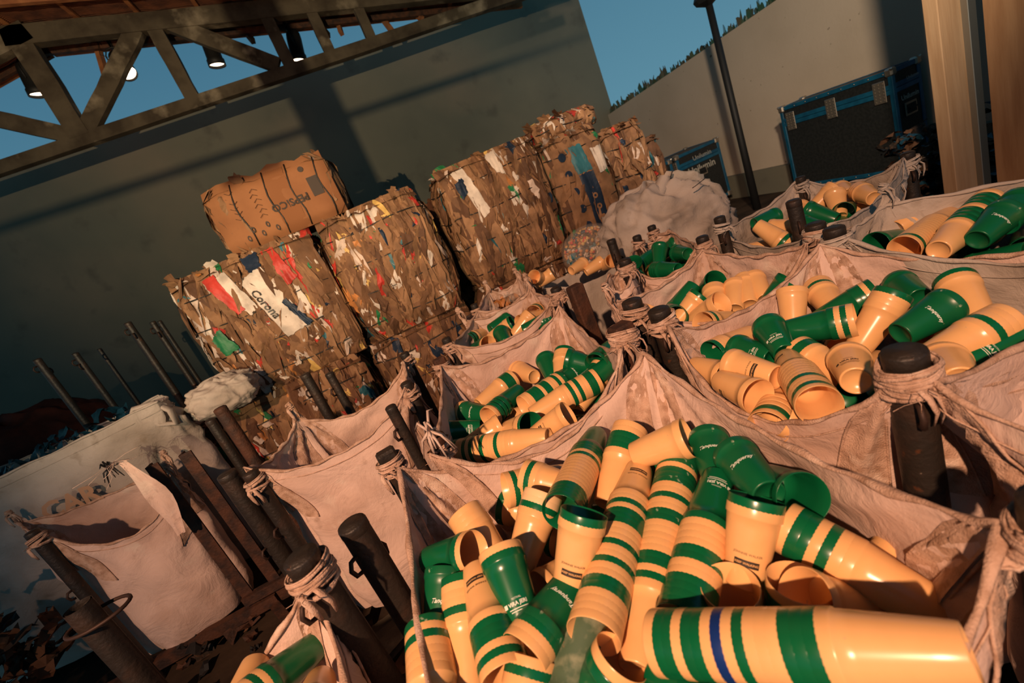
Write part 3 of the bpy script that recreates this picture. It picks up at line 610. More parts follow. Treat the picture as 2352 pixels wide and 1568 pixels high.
def segd(p1, q1, p2, q2):
    d1 = q1-p1; d2 = q2-p2; r_ = p1-p2; a = d1.dot(d1); e = d2.dot(d2); f = d2.dot(r_); c = d1.dot(r_); b_ = d1.dot(d2); den = a*e-b_*b_
    s_ = min(1, max(0, (b_*f-c*e)/den)) if den > 1e-9 else 0
    t_ = (b_*s_+f)/e
    if t_ < 0: t_ = 0; s_ = min(1, max(0, -c/a))
    elif t_ > 1: t_ = 1; s_ = min(1, max(0, (b_-c)/a))
    return ((p1+d1*s_)-(p2+d2*t_)).length
def inside(bag, p, inset):
    B_ = BAGS[bag]; cs = B_.c
    for e in range(4):
        a, c = cs[e], cs[(e+1) % 4]; n_ = Vector((c.y-a.y, -(c.x-a.x), 0)).normalized()
        if n_.dot(Vector((a.x-B_.cc.x, a.y-B_.cc.y, 0))) < 0: n_ = -n_
        if (Vector((p.x, p.y, 0))-Vector((a.x, a.y, 0))).dot(n_) > -inset: return False
    return True
def fill(bag, n, zc, ze, pal, desc, seed, mx=4, inset=.055, maxdrop=.30, region=None):
    rr = random.Random(seed); B_ = BAGS[bag]; xs = [c.x for c in B_.c]; ys = [c.y for c in B_.c]; placed = 0
    rad = min(max(xs)-min(xs), max(ys)-min(ys))/2
    for _ in range(n*40):
        if placed >= n: break
        k = rr.choice((1,1,1,2,3,4)[:mx+2]) if mx > 1 else 1; L = CH+PITCH*(k-1)
        c = Vector((rr.uniform(min(xs), max(xs)), rr.uniform(min(ys), max(ys)), 0)); az = rr.uniform(0, 6.283); el = rr.gauss(0, .30)
        if region and not region(c): continue
        ax = Vector((math.cos(az)*math.cos(el), math.sin(az)*math.cos(el), math.sin(el)))
        if not (inside(bag, c-ax*L/2, inset) and inside(bag, c+ax*L/2, inset)): continue
        dd = min(1, (Vector((c.x, c.y))-B_.cc).length/rad); zt = zc+(ze-zc)*dd*dd
        ok = None
        for st in range(int(maxdrop/.015)):
            p = Vector((c.x, c.y, zt-.015*st)); a = p-ax*(L/2-.03); e_ = p+ax*(L/2-.03)
            if all(sg[0] != bag or segd(a, e_, sg[1], sg[2]) > .100 for sg in SEGS): ok = p; break
        if ok is None: continue
        SEGS.append((bag, ok-ax*(L/2-.03), ok+ax*(L/2-.03))); placed += 1
        for i in range(k):
            kd = rr.choice(pal); put(kd, ok-ax*(L/2)+ax*PITCH*i, ax, rr.uniform(-1.2,1.2), '%s cup lying loose in %s' % (CN[kd], desc), '%s cups loose in %s' % (CN[kd], desc))
NB = 'the nearest bag'
stack('A', 'the striped stack with one blue rim in '+NB, 'CGGGCCCGCBCGGCGGC', (2232,1500,-.60), (1510,1474,-.86), roll=1.2)
stack('A', 'the shiny stack sloping down right in '+NB, 'CCGCGGC', (2190,1425,-.80), (1800,1208,-.99), roll=.9)
stack('A', 'the longest middle stack in '+NB, 'JCGCGGGCCCGCCGCCGGCCCC', (1468,1078,1.00), (1362,1462,-.92))
stack('A', 'the scuffed stack right of the middle one in '+NB, 'CGCGGCCCCCSSCCSCCSSSCSSSC', (1462,1540,.93), (1562,1048,1.0), roll=.5)
stack('A', 'the glossy stack with long green end in '+NB, 'VCCCCGGCCGGGG', (1650,1095,1.02), (1570,1425,-.93))
stack('A', 'the right printed pair standing up in '+NB, 'JG', (1708,1335,.95), (1738,1142,-.985), anc='m')
stack('A', 'the left printed pair standing up in '+NB, 'JG', (1306,1352,1.0), (1342,1175,-1.08), anc='m')
stack('A', 'the script-printed stack in '+NB, 'TGCCC', (1322,1330,1.0), (1212,1490,-.96))
stack('A', 'the ribbed green-mouthed stack by the rim of '+NB, 'GGGCGCCCCCCCCCGGGG', (1370,1000,.99), (1290,1178,1.06))
stack('A', 'the broad-banded stack at the back of '+NB, 'CGGGCC', (1392,1160,.95), (1448,985,1.04))
stack('A', '', 'C', (1468,1042,1.04), (1570,1008,1.07), roll=.5, solo='tilted cream cup open to the right at the back of the nearest bag')
stack('A', 'the short pale ribbed stack in '+NB, 'CGGGPPPPPPPPP', (1190,1315,.95), (1248,1135,1.06))
stack('A', 'the open left pair in '+NB, 'GC', (992,1285,1.02), (1082,1268,1.05), roll=.4)
stack('A', 'the cream stack behind the open left pair in '+NB, 'CCGGCCCC', (1150,1300,.94), (1078,1195,1.04))
stack('A', 'the green printed pair in '+NB, 'VC', (1200,1415,1.0), (1148,1262,-1.14), anc='m')
stack('A', 'the left-facing cream stack in '+NB, 'CCCGCC', (1290,1095,.98), (1178,1122,1.03))
stack('A', 'the banded cream pair with lit rim in '+NB, 'CGC', (1322,1125,1.0), (1228,1100,1.04))
stack('A', '', 'T', (1010,1455,.96), (1022,1330,1.02), solo='green script-printed cup standing at the far left of the nearest bag')
stack('A', 'the slim stack between the left cups in '+NB, 'CSCCCG', (1085,1610,.90), (1060,1330,1.02), roll=1)
stack('A', 'the lower left banded stack in '+NB, 'JGGGCGC', (1095,1308,1.04), (1165,1560,.98), roll=.3)
stack('A', 'the dark stack in the corner of '+NB, 'CCCCGCS', (1010,1760,.94), (982,1440,1.00))
stack('A', 'the open pair at the bottom edge of '+NB, 'CGC', (1200,1650,.93), (1225,1510,-.97), roll=.3, anc='m')
stack('A', 'the tilted pair open to the top right in '+NB, 'GC', None, (1428,1505,-.90), axis=(.75,-.1,.6))
stack('A', '', 'D', (1345,1450,.97), (1308,1570,.93), solo='grimy stained green cup near the bottom of the nearest bag')
stack('A', 'the mouth-up stack in the middle of '+NB, 'CCCC', None, (1676,1345,-.91), axis=(.05,-.12,1))
stack('A', 'the tilted broad-banded stack in '+NB, 'CGGGC', None, (1835,1335,-.87), axis=(.30,-.05,.95))
stack('A', '', 'G', (1765,1100,.99), (1846,1145,1.05), solo='green cup with dark mouth open to the right in the nearest bag')
stack('A', '', 'T', (1762,1132,1.05), (1690,1048,1.05), solo='green script-printed cup with base facing out near the right rim')
stack('A', '', 'T', (1652,1110,1.0), (1626,1005,1.02), solo='green script-printed cup topmost at the right rim of the nearest bag')
stack('A', '', 'G', (1545,1570,.93), (1640,1660,.93), solo='green cup cut by the bottom edge below the blue-rimmed stack')
stack('A', '', 'C', (1965,1350,.89), (2045,1300,.89), solo='cream cup under the sloping stack near the right rim')
stack('A', '', 'C', (1945,1395,.92), (1895,1385,.96), solo='cream cup peeping out between the two big right stacks')
fill('A', 26, .93, .90, 'CCCGGGS', 'the nearest bag', 3, maxdrop=.25)
SB = 'the second cup bag'
stack('B', 'the green-ended stack in '+SB, 'TCGCCGGCGGGCC', (1342,842,.99), (1204,935,1.00))
stack('B', 'the shiny cream stack in '+SB, 'CCGCGCCGGC', (1222,955,.99), (1372,872,1.00))
stack('B', 'the plain green stack in '+SB, 'GGGC', (1192,897,.98), (1124,960,.99))
stack('B', 'the left broad-banded stack in '+SB, 'CGCGGGGC', (1100,930,.97), (1178,870,.98))
stack('B', 'the thin-banded stack at the front of '+SB, 'CCCGCCCGCCGCGCCGG', (1262,1005,1.0), (1046,1040,.99))
stack('B', 'the dark-mouthed pair in '+SB, 'CCG', (1170,985,.97), (1220,978,1.02))
stack('B', '', 'J', (1238,995,.98), (1298,957,1.02), solo='cream printed cup with open mouth near the front rim of the second cup bag')
stack('B', 'the left pair in '+SB, 'TC', (1122,952,.96), (1062,945,.97))
stack('B', '', 'V', (1085,985,.95), (1045,990,.97), solo='green printed cup at the far left side of the second cup bag')
stack('B', 'the short upright stack in '+SB, 'CGGC', (1345,905,.96), (1368,870,.99))
stack('B', '', 'G', (1385,850,1.02), (1350,880,1.0), solo='plain green cup at the right end of the second cup bag')
stack('B', '', 'G', (1402,800,1.05), (1372,835,1.05), solo='green cup leaning up against the right corner of the second cup bag')
stack('B', '', 'G', (1360,840,1.0), (1320,830,1.04), solo='green cup with dark open mouth near the back of the second cup bag')
stack('B', 'the short banded stack at the back edge of '+SB, 'CCGCG', (1290,870,.97), (1296,825,1.02))
stack('B', '', 'G', (1270,865,.98), (1256,830,1.02), solo='green cup standing at the back edge of the second cup bag')
stack('B', 'the plain cream pair in '+SB, 'CC', (1240,870,.96), (1175,845,.97))
stack('B', '', 'J', (1090,1015,.97), (1140,985,.98), solo='cream printed cup near the left end of the second cup bag')
fill('B', 26, .93, .90, 'CCCGGGS', SB, 5, maxdrop=.25)
RB = 'the right cup bag'
stack('C', 'the upright banded stack in '+RB, 'CGGCC', (1922,722,1.0), (1878,660,1.04), roll=1)
stack('C', '', 'C', (1822,735,1.0), (1820,690,1.06), solo='cream cup standing at the back left of the right cup bag')
stack('C', 'the slanting green stack at the back of '+RB, 'GGGCG', (1895,730,1.0), (1985,685,1.04))
stack('C', 'the middle stack in '+RB, 'GCCGCCC', (1812,760,1.05), (1948,737,1.06), roll=.8)
stack('C', '', 'V', (1800,805,1.05), (1768,755,1.08), solo='green printed cup tilted left of the middle stack in the right cup bag')
stack('C', '', 'V', (1778,825,1.02), (1690,800,1.02), solo='green printed cup lying behind the printed cream cup in the right cup bag')
stack('C', '', 'J', (1782,866,1.06), (1682,838,1.07), solo='cream printed cup lying on its side in the left of the right cup bag')
stack('C', 'the green-mouthed stack in '+RB, 'CCCG', (1720,770,1.0), (1640,812,1.02))
stack('C', 'the wide-mouthed ribbed stack in '+RB, 'JCCCCCGCCGC', (1808,825,1.04), (1882,932,1.08), roll=.6)
CUPM['Q'] = cup_mesh('cup', [M['cream'], M['inkbrown']], 'V'); CN['Q'] = 'cream'
stack('C', '', 'Q', (1972,888,1.085), (1945,815,1.05), solo='cream cup with its base facing out in the right cup bag')
stack('C', 'the stack behind the base-out cup in '+RB, 'CGGC', (1925,860,1.0), (1865,825,1.02))
stack('C', '', 'J', (1650,872,1.05), (1750,915,1.05), solo='cream cup lying at the left rim of the right cup bag', roll=1.2)
stack('C', '', 'J', (1598,842,1.02), (1670,865,1.02), solo='cream cup half hidden at the left rim of the right cup bag', roll=1)
stack('C', 'the front left stack in '+RB, 'CCCGC', (1812,892,.96), (1762,985,.99), roll=1)
stack('C', '', 'C', (1905,1000,.93), (1842,975,.97), solo='cream cup mouth up at the front rim of the right cup bag')
stack('C', 'the back right stack in '+RB, 'CCCG', (1990,770,1.0), (2028,712,1.06))
stack('C', '', 'T', (2072,765,1.06), (2175,702,1.08), solo='large green script-printed cup at the right of the right cup bag')
stack('C', 'the long cream stack in '+RB, 'CGJCC', (2110,840,1.06), (2310,740,1.08), roll=.3)
stack('C', '', 'V', (2205,838,1.04), (2345,775,1.04), solo='green printed cup under the long blurred cream stack')
stack('C', '', 'C', (2210,882,1.10), (2165,830,1.06), solo='cream cup with its base facing out right of the thick knotted post')
stack('C', 'the right edge stack in '+RB, 'CGGCC', (2310,905,.97), (2335,838,.99))
stack('C', 'the standing pair in '+RB, 'CG', (2240,720,1.04), (2205,665,1.08))
stack('C', '', 'G', (2120,690,1.02), (2060,650,1.02), solo='green cup at the back rim of the right cup bag')
stack('C', '', 'G', (2050,870,1.0), (1990,900,1.0), solo='green cup just left of the thick knotted post in the right cup bag')
fill('C', 28, .98, .93, 'CCCGGGS', RB, 9, maxdrop=.25)
JB = 'the bag by the plywood'
stack('J', 'the long ribbed cream stack in '+JB, 'CCCCCCCCCCCCCGC', (2182,495,1.08), (2075,575,1.10), roll=1)
stack('J', 'the green-tailed pair in '+JB, 'CG', (2070,520,1.08), (2140,480,1.10))
stack('J', 'the curved green and cream stack in '+JB, 'CGGGCGGGC', (2130,600,1.1), (2290,445,1.12))
stack('J', '', 'J', (2210,520,1.0), (2110,605,1.10), solo='cream printed cup at the front of the bag by the plywood')
stack('J', '', 'T', (2235,560,1.1), (2320,480,1.14), solo='large dark green script-printed cup in the bag by the plywood')
stack('J', '', 'G', (2300,530,1.1), (2352,450,1.14), solo='green cup at the right edge in the bag by the plywood')
stack('J', '', 'C', (2262,562,1.03), (2290,500,1.0), solo='cream cup base out at the front rim of the bag by the plywood')
fill('J', 26, 1.12, 1.08, 'CCGGGS', JB, 13, maxdrop=.2, inset=.03)
fill('K', 3, .98, .95, 'C', 'the bottom left bag', 4, mx=1, region=lambda c: False)
stack('K', 'the green stack at the bottom left corner', 'GCGC', (700,1505,.96), (600,1590,1.0))
stack('K', 'the cream pair at the bottom left corner', 'CG', (580,1548,.98), (545,1650,.98))
stack('K', '', 'C', (735,1570,.95), (720,1640,1.0), solo='cream cup half hidden at the strap of the bottom left bag')
for k, (bx, by, mx, my, s) in enumerate(((1650,722,1640,668,'CC'),(1688,712,1690,655,'C'),(1722,700,1712,645,'CC'),(1758,690,1728,640,'C'),(1560,735,1600,690,'CG'),(1535,705,1560,740,'GG'),(1600,730,1650,700,'CC'),(1765,700,1800,660,'G'),(1618,668,1640,648,'G'),(1680,735,1620,745,'CGC'))):
    stack('E', 'small stack, %s from the left, in the wide fan-cornered bag' % ('fifth','sixth','seventh','eighth','third','first','fourth','last','second','lowest')[k], s, (bx,by,1.0), (mx,my,1.06), solo='%s cup, %s from the left in the wide fan-cornered bag' % ('green' if s == 'G' else 'cream', ('fifth','sixth','seventh','eighth','third','first','fourth','last','second','lowest')[k]))
for k, (bx, by, mx, my, s) in enumerate(((1115,762,1072,785,'CGG'),(1130,775,1175,745,'CCG'),(1190,760,1210,735,'CC'),(1245,722,1195,742,'CCGC'),(1250,700,1222,722,'CGC'),(1165,790,1150,762,'G'),(1100,750,1125,735,'C'),(1090,800,1125,790,'GC'))):
    stack('G', 'small stack, %s from the left, in the third cup bag' % ('first','fourth','sixth','seventh','last','fifth','second','third')[k], s, (bx,by,1.03), (mx,my,1.07), solo='%s cup, %s from the left in the third cup bag' % ('green' if s == 'G' else 'cream', ('first','fourth','sixth','seventh','last','fifth','second','third')[k]))
fill('E', 34, 1.07, 1.0, 'CCCGGG', 'the wide bag with the fanned corner', 15, inset=.03)
fill('G', 34, 1.07, 1.05, 'CCCGG', 'the third cup bag', 17, mx=3, inset=.02)
fill('H', 26, 1.10, 1.06, 'GGGGC', 'the small green cup bag', 19, mx=3, inset=-.01)
fill('I', 34, 1.10, 1.06, 'CCCGG', 'the small pale bag', 21, mx=3, inset=.03)
stack('I', '', 'C', (1928,492,1.03), (1918,448,1.12), solo='cream cup standing up in the small pale bag below the flight case')

# ---------------------------------------------------------------- bales
WTS = dict(b1=30, b2=30, b3=14, b4=12, w=11, r=4, g=2, y=3, n=3, t=1.5, o=1.5, p=5)
def bale(label, c, size, seed, wts=None, nfront=230, straps=4, rotz=0.0, nside=90, ntop=60, tilt=0.0, block='b2', bulge=.06):
    """compressed bale: a bulged block of pressed sheet edges, loose flakes on its faces, straps round it"""
    rr = random.Random(seed); wt = dict(WTS); wt.update(wts or {}); w_, d_, h_ = size; c = Vector(c)
    root = empty('cardboard_bale', c, label, 'bale', 'strapped bales of waste cardboard'); Rz = Matrix.Rotation(rotz, 3, 'Z') @ Matrix.Rotation(tilt, 3, 'Y')
    def W(u, v, q): # local: u in x, v in y, q in z (0..h)
        # rounded bulged block
        return c + Rz @ Vector((u, v, q))
    def surf(face, a, q, off):
        """face 0 front(-y) 1 right(+x) 2 back 3 left; a in -1..1, q 0..h"""
        bl = bulge*(1-(2*q/h_-1)**2); rc = .05*max(0, abs(2*q/h_-1)-.75)/.25
        k = 1-.10*abs(a)**6
        wav = .020*noise.noise(Vector((a*6+face*9, q*2.4, seed)))+.010*noise.noise(Vector((a*22+face*9, q*2.2, seed)))
        o = off+bl*(1-.5*a*a)-rc+wav-.05*abs(a)**8
        if face == 0: return W(a*w_/2, -d_/2*1.0-o, q)
        if face == 1: return W(w_/2+o, a*d_/2, q)
        if face == 2: return W(-a*w_/2, d_/2+o, q)
        return W(-w_/2-o, -a*d_/2, q)
    b = MB(); nz_ = 26; na = 30
    for face in range(4):
        rows = [[surf(face, 2*i/na-1, h_*j/nz_, 0) for i in range(na+1)] for j in range(nz_+1)]
        st = len(b.f); b.grid(rows)
        colm = [rr.choice(('b1','b2','b3','b2','b4')) for _ in range(na)]
        for j in range(nz_):
            for i in range(na):
                if rr.random() < .06: colm[i] = rr.choice(('b1','b2','b3','b2','p'))
                b.m[st+j*na+i] = PALN.index(colm[i])
    tp = [[W((2*i/14-1)*w_/2*1.03, (2*j/10-1)*d_/2*1.03, h_+.03*noise.noise(Vector((i*.9, j*.9, seed)))-.03*((2*i/14-1)**6+(2*j/10-1)**6)) for i in range(15)] for j in range(11)]
    b.grid(tp, PALN.index('b2'))
    b.add([W(-w_/2, -d_/2, 0), W(w_/2, -d_/2, 0), W(w_/2, d_/2, 0), W(-w_/2, d_/2, 0)], [(0,3,2,1)], 1)
    b.build('pressed_block', PAL, root)
    fl = MB(); ks = list(wt); ws = [wt[k] for k in ks]
    def flake(face, a, q, ww, hh, off, mi, ang=0.0, twist=0.0):
        nr = 6; nc = 3; rows = []; half = (w_ if face in (0, 2) else d_)/2; lean = ang
        ph = rr.uniform(0, 6)
        for j in range(nr+1):
            t = j/nr; row = []
            wj = ww*(.45+.55*math.sin(math.pi*min(1, max(0, t*.8+.1))))*rr.uniform(.75,1.2)
            for i in range(nc+1):
                s_ = i/nc-.5; aa = a+(s_*wj+lean*(t-.5)*hh+.006*math.sin(t*7+ph))/half; qq = q+(t-.5)*hh+.012*rr.uniform(-1,1)*hh/.2
                aa = max(-1.05, min(1.05, aa)); qq = max(.0, min(h_+.03, qq))
                o = off + twist*s_*wj + .010*math.sin(t*5+ph) + .006*rr.uniform(-1,1)
                row.append(surf(face, aa, qq, max(.002, o)))
            rows.append(row)
        fl.grid(rows, mi)
    for face, cnt in ((0, nfront), (1, nside), (3, nside)):
        for k in range(cnt):
            kk = rr.choices(ks, ws)[0]; isb = kk[0] == 'b'
            ww = rr.uniform(.04,.15) if isb else rr.uniform(.025,.11); hh = rr.uniform(.15,.62) if isb else rr.uniform(.05,.30)
            if not isb and rr.random() < .2: hh *= 1.8
            flake(face, rr.uniform(-.97,.97), rr.uniform(.03, h_-.02), ww, hh, rr.uniform(.004,.024), PALN.index(kk), rr.gauss(0,.22), rr.uniform(-.5,.5))
    for k in range(ntop):
        kk = rr.choices(ks, ws)[0]; x = rr.uniform(-1,1)*w_/2; y = rr.uniform(-1, .4)*d_/2; s_ = rr.uniform(.03,.10); a_ = rr.uniform(0, 3.14); el = rr.uniform(.1,1.1)
        dx = Vector((math.cos(a_), math.sin(a_), 0))*s_; dz = Vector((-math.sin(a_)*math.cos(el)*s_, math.cos(a_)*math.cos(el)*s_, math.sin(el)*s_))
        p = Vector((x, y, h_-.01)); pts = []
        for j in range(4):
            pts.append([W(*(p+dx*(i/3-.5)*rr.uniform(.7,1.2)+dz*j/3*rr.uniform(.8,1.1)+Vector((0,0,.008*rr.uniform(-1,1))))) for i in range(4)])
        fl.grid(pts, PALN.index(kk))
    o = fl.build('loose_scraps', PAL, root, smooth=False); tag(o, kind='stuff')
    for k in range(straps):
        q = h_*(k+.6)/(straps+.2); pts = []
        for face in range(4):
            for i in range(13): pts.append(surf(face, -1+2*i/13, q+.012*math.sin(i*.5+face+k), .024))
        pts.append(pts[0]); b = MB(); b.tube(pts, .0075, 6, caps=False, flat=.7); b.build('strap', M['strap'], root)
    return root, surf, rr
# tall left stack
bale('messy broken bottom bale of the left stack with bright paper scraps', (-1.20, 4.66, .02), (1.42, .95, 1.07), 101, dict(w=18, r=9, y=8, n=5, g=3, o=5, b3=20, p=10), nfront=420)
bale('bottom bale peeping out behind the iron frame at far left', (-2.42, 4.62, .02), (.80, .8, 1.06), 102, dict(w=16, r=8, y=6, n=5), nfront=160, nside=40)
r1, s1, q1 = bale('big colourful bale with white and red paper carrying the flat cardboard bale', (-.94, 4.75, 1.10), (1.12, .95, 1.10), 103, dict(w=17, r=9, y=6, n=5, g=2, p=9), nfront=330, nside=60)
def sheet(root, nm, surf, pts, off, mt, crinkle=.006, seed=1):
    rr = random.Random(seed); b = MB(); a0 = Vector(pts[0]); n_ = 10
    A_, B_, C_, D_ = [Vector(p) for p in pts]; rows = []
    for j in range(n_+1):
        r_ = []
        for i in range(n_+1):
            u, v = i/n_, j/n_; p = A_.lerp(B_, u).lerp(D_.lerp(C_, u), v); jt = .0 if 0 < i < n_ and 0 < j < n_ else .012
            r_.append(surf(0, p.x+rr.uniform(-jt,jt), p.y+rr.uniform(-jt,jt)*.6, off+crinkle*noise.noise(Vector((u*3, v*3, seed)))))
        rows.append(r_)
    b.grid(rows); return b.build(nm, mt, root)
wh = M['c_w']
def text_surf(mb, body, surf, a0, q0, half, width, ang, off, shear=0, bold=0, mirror=1):
    vs, fs, wd = text_geo(body, shear, bold); k = width/wd; ca, sa = math.cos(ang), math.sin(ang)
    mb.add([surf(0, a0+(v[0]*ca-v[1]*sa)*k/half, q0+(v[0]*sa+v[1]*ca)*k, off) for v in vs], fs)
sheet(r1, 'white_carton_sheet', s1, [(-.12,.92),(.22,1.0),(.48,.42),(.10,.38)], .040, wh, seed=3)
sheet(r1, 'white_carton_sheet', s1, [(-.42,1.02),(-.24,1.05),(-.06,.70),(-.2,.66)], .038, wh, seed=4)
sheet(r1, 'red_carton_sheet', s1, [(.30,1.08),(.48,1.09),(.62,.80),(.45,.76)], .040, M['c_r'], seed=5)
sheet(r1, 'red_carton_sheet', s1, [(-.58,1.04),(-.40,1.06),(-.22,.72),(-.34,.70)], .042, M['c_r'], seed=6)
sheet(r1, 'green_carton_sheet', s1, [(-.84,.60),(-.68,.66),(-.56,.46),(-.78,.44)], .045, M['c_g'], seed=7)
sheet(r1, 'dark_blue_carton_sheet', s1, [(.02,1.09),(.26,1.10),(.24,.98),(.06,.96)], .045, M['c_n'], seed=8)
sheet(r1, 'brown_box_side', s1, [(.70,1.07),(1.02,1.07),(1.02,.56),(.78,.58)], .034, M['c_b2'], seed=9, crinkle=.002)
sheet(r1, 'brown_box_side', s1, [(.80,.52),(1.02,.54),(1.02,.08),(.86,.10)], .034, M['c_b2'], seed=10, crinkle=.002)
sheet(r1, 'dark_stripe', s1, [(.26,.66),(.34,.68),(.50,.42),(.42,.40)], .050, M['c_n'], seed=11)
b = MB(); text_surf(b, 'Corona', s1, .05, .70, .56, .27, -1.30, .050, shear=.2, bold=.02); b.build('printed_lettering', M['ink'], r1)
# flat cardboard bale on top
r2, s2, q2 = bale('flat orange cardboard bale lying on top of the tall left stack', (-.48, 4.72, 2.225), (.98, .80, .50), 104, dict(b1=60, b4=40, w=1, r=0, g=0, y=0, n=0, t=0, p=4), nfront=10, straps=0, nside=60, ntop=40, bulge=.02)
b = MB(); n_ = 14; rows = []; rr = random.Random(5)
for j in range(n_+1):
    rows.append([s2(0, -1+2*i/n_, .50*j/n_+(.05*abs(noise.noise(Vector((i*.7, 3, 1))))+rr.uniform(0,.05) if j == n_ else 0), .030+.006*noise.noise(Vector((i*.4, j*.4, 2)))) for i in range(n_+1)])
b.grid(rows); b.build('box_face', M['pep'], r2)
for k, a in enumerate((-.55, -.02, .36, .82)):
    b = MB(); b.tube([s2(0, a+.03*math.sin(j), .50*j/8+.01, .041) for j in range(9)], .0055, 5); b.build('strap', M['strap'], r2)
b = MB(); text_surf(b, 'PEPSICO', s2, .22, .22, .49, .30, math.pi, .042, bold=.03); b.build('lettering', M['inkbrown'], r2)
b = MB(); p = s2(0, .70, .27, .041); b.add([p+Vector(v) for v in ((-.045,0,-.075),(.045,0,-.075),(.045,0,.075),(-.045,0,.075))], [(0,1,2,3)]); b.build('printed_block', M['inkbrown'], r2)
b = MB(); p = s2(0, .60, .42, .040); b.lathe([(0,0),(.022,0)], 16, M=Matrix.Translation(p) @ Matrix.Rotation(math.pi/2, 4, 'X')); b.build('printed_dot', M['inkbrown'], r2)
for k in range(5):
    b = MB(); p = s2(0, -.62+.12*k, .08+.05*(k % 2), .040); b.lathe([(.012,0),(.024,0)], 14, M=Matrix.Translation(p) @ Matrix.Rotation(math.pi/2, 4, 'X') @ Matrix.Scale(.6, 4, (1,0,0))); b.build('printed_symbol', M['inkbrown'], r2)
for k in range(6):
    for u0, z0, s_ in ((-.25, .20, 1), (-.60, .24, -1)):
        b = MB(); p = s2(0, u0+.03*(k % 2), z0+.04*k, .040); b.tube([p+Vector((-.03,0,-.01*s_)), p+Vector((0,0,.012*s_)), p+Vector((.03,0,-.008*s_))], .0018, 4); b.build('pen_mark', M['inkbrown'], r2)
b = MB(); rows = [[s2(0, a_+.01*math.sin(j*2), .50*j/10, .0365) for a_ in (-.02, .08, .20, .34)] for j in range(11)]; b.grid(rows); b.build('darker_panel', M['pepdark'], r2)
# second stack
bale('brown bale of pressed sheets, second stack from the left, upper one', (.16, 4.66, 1.10), (.86, .80, 1.10), 105, dict(w=10, r=4, g=2, b1=36), nfront=300, nside=80, rotz=-.04)
bale('brown bale under the second stack from the left', (.12, 4.68, .02), (.92, .82, 1.06), 106, dict(w=8, b3=26), nfront=200, nside=80)
bale('dark reddish bale set back between the second and third stacks', (.92, 5.75, 1.1), (.9, .7, .95), 107, dict(b3=50, r=8), nfront=120, nside=30)
bale('dark bale at floor level set back between the second and third stacks', (.92, 5.75, .02), (.9, .7, 1.06), 108, dict(b3=50, r=8), nfront=100, nside=30)
# third stack
r3, s3, q3 = bale('tall pale brown bale of pressed sheets, third stack, upper one', (1.30, 4.68, 1.10), (.92, .84, 1.12), 109, dict(w=10, r=3, g=3, b1=40, b4=20), nfront=300, nside=80, rotz=-.03)
sheet(r3, 'white_carton_sheet', s3, [(-.75,1.08),(-.52,1.10),(-.32,.66),(-.52,.62)], .036, wh, seed=21)
sheet(r3, 'dark_blue_carton_sheet', s3, [(-.80,.98),(-.60,1.02),(-.60,.88),(-.76,.84)], .044, M['c_n'], seed=22)
sheet(r3, 'white_carton_sheet', s3, [(-.02,1.12),(.20,1.13),(.22,.90),(.06,.94)], .04, wh, seed=23)
bale('brown bale under the third stack', (1.32, 4.7, .02), (.96, .86, 1.06), 110, dict(w=14, r=6), nfront=200, nside=80)
# fourth stack: flattened printed box face
r4, s4, q4 = bale('bale faced with a printed box with teal stripe and white label, fourth stack', (2.16, 4.78, 1.02), (.62, .8, 1.10), 111, dict(w=14, r=8), nfront=60, nside=60, straps=4)
bale('brown bale under the printed box bale', (2.16, 4.78, .02), (.66, .8, .98), 112, nfront=120, nside=40)
sheet(r4, 'box_face', s4, [(-.82,1.02),(.98,1.02),(.98,.02),(-.72,.02)], .030, M['c_b1'], crinkle=.003, seed=31)
sheet(r4, 'teal_stripe', s4, [(-.30,.98),(.22,.98),(.30,.72),(-.20,.72)], .036, M['c_t'], crinkle=.003, seed=32)
sheet(r4, 'dark_stripe', s4, [(-.20,.71),(.30,.71),(.42,.06),(-.10,.06)], .036, M['c_n'], crinkle=.003, seed=33)
sheet(r4, 'white_label', s4, [(.46,.90),(.90,.90),(.92,.66),(.50,.66)], .036, wh, crinkle=.001, seed=34)
for k in range(5):
    b = MB(); p = s4(0, -.52+.03*k, .92-.17*k, .036); b.lathe([(.0,0),(.04,0)], 16, M=Matrix.Translation(p) @ Matrix.Rotation(math.pi/2, 4, 'X')); b.build('printed_dot', M['c_n'], r4)
for k in range(4):
    b = MB(); p = s4(0, .10+.03*k, .48-.11*k, .042); b.lathe([(.012 if k < 2 else 0,0),(.028,0)], 16, M=Matrix.Translation(p) @ Matrix.Rotation(math.pi/2, 4, 'X')); b.build('printed_symbol', M['c_b1'], r4)
bale('small brown box bale on top of the printed box bale', (2.30, 4.85, 2.13), (.62, .6, .18), 113, dict(w=6, r=14, g=2, t=8), nfront=40, straps=1, nside=20, ntop=40, bulge=.0)
bale('plain dark brown box bale, fifth stack from the left', (2.85, 5.0, 1.02), (.50, .8, .98), 114, dict(w=2, r=1, y=0, p=2, b2=60), nfront=60, nside=50, straps=3, bulge=.02)
bale('plain brown bale at the foot of the fifth stack', (2.85, 5.0, .02), (.55, .8, .98), 115, nfront=60, nside=40)
bale('dark flattened boxes stacked against the corner behind the fifth stack', (3.55, 5.6, .02), (.34, .7, 1.75), 116, dict(b3=60, w=10, t=6, n=6), nfront=80, nside=40, straps=1, bulge=.0)
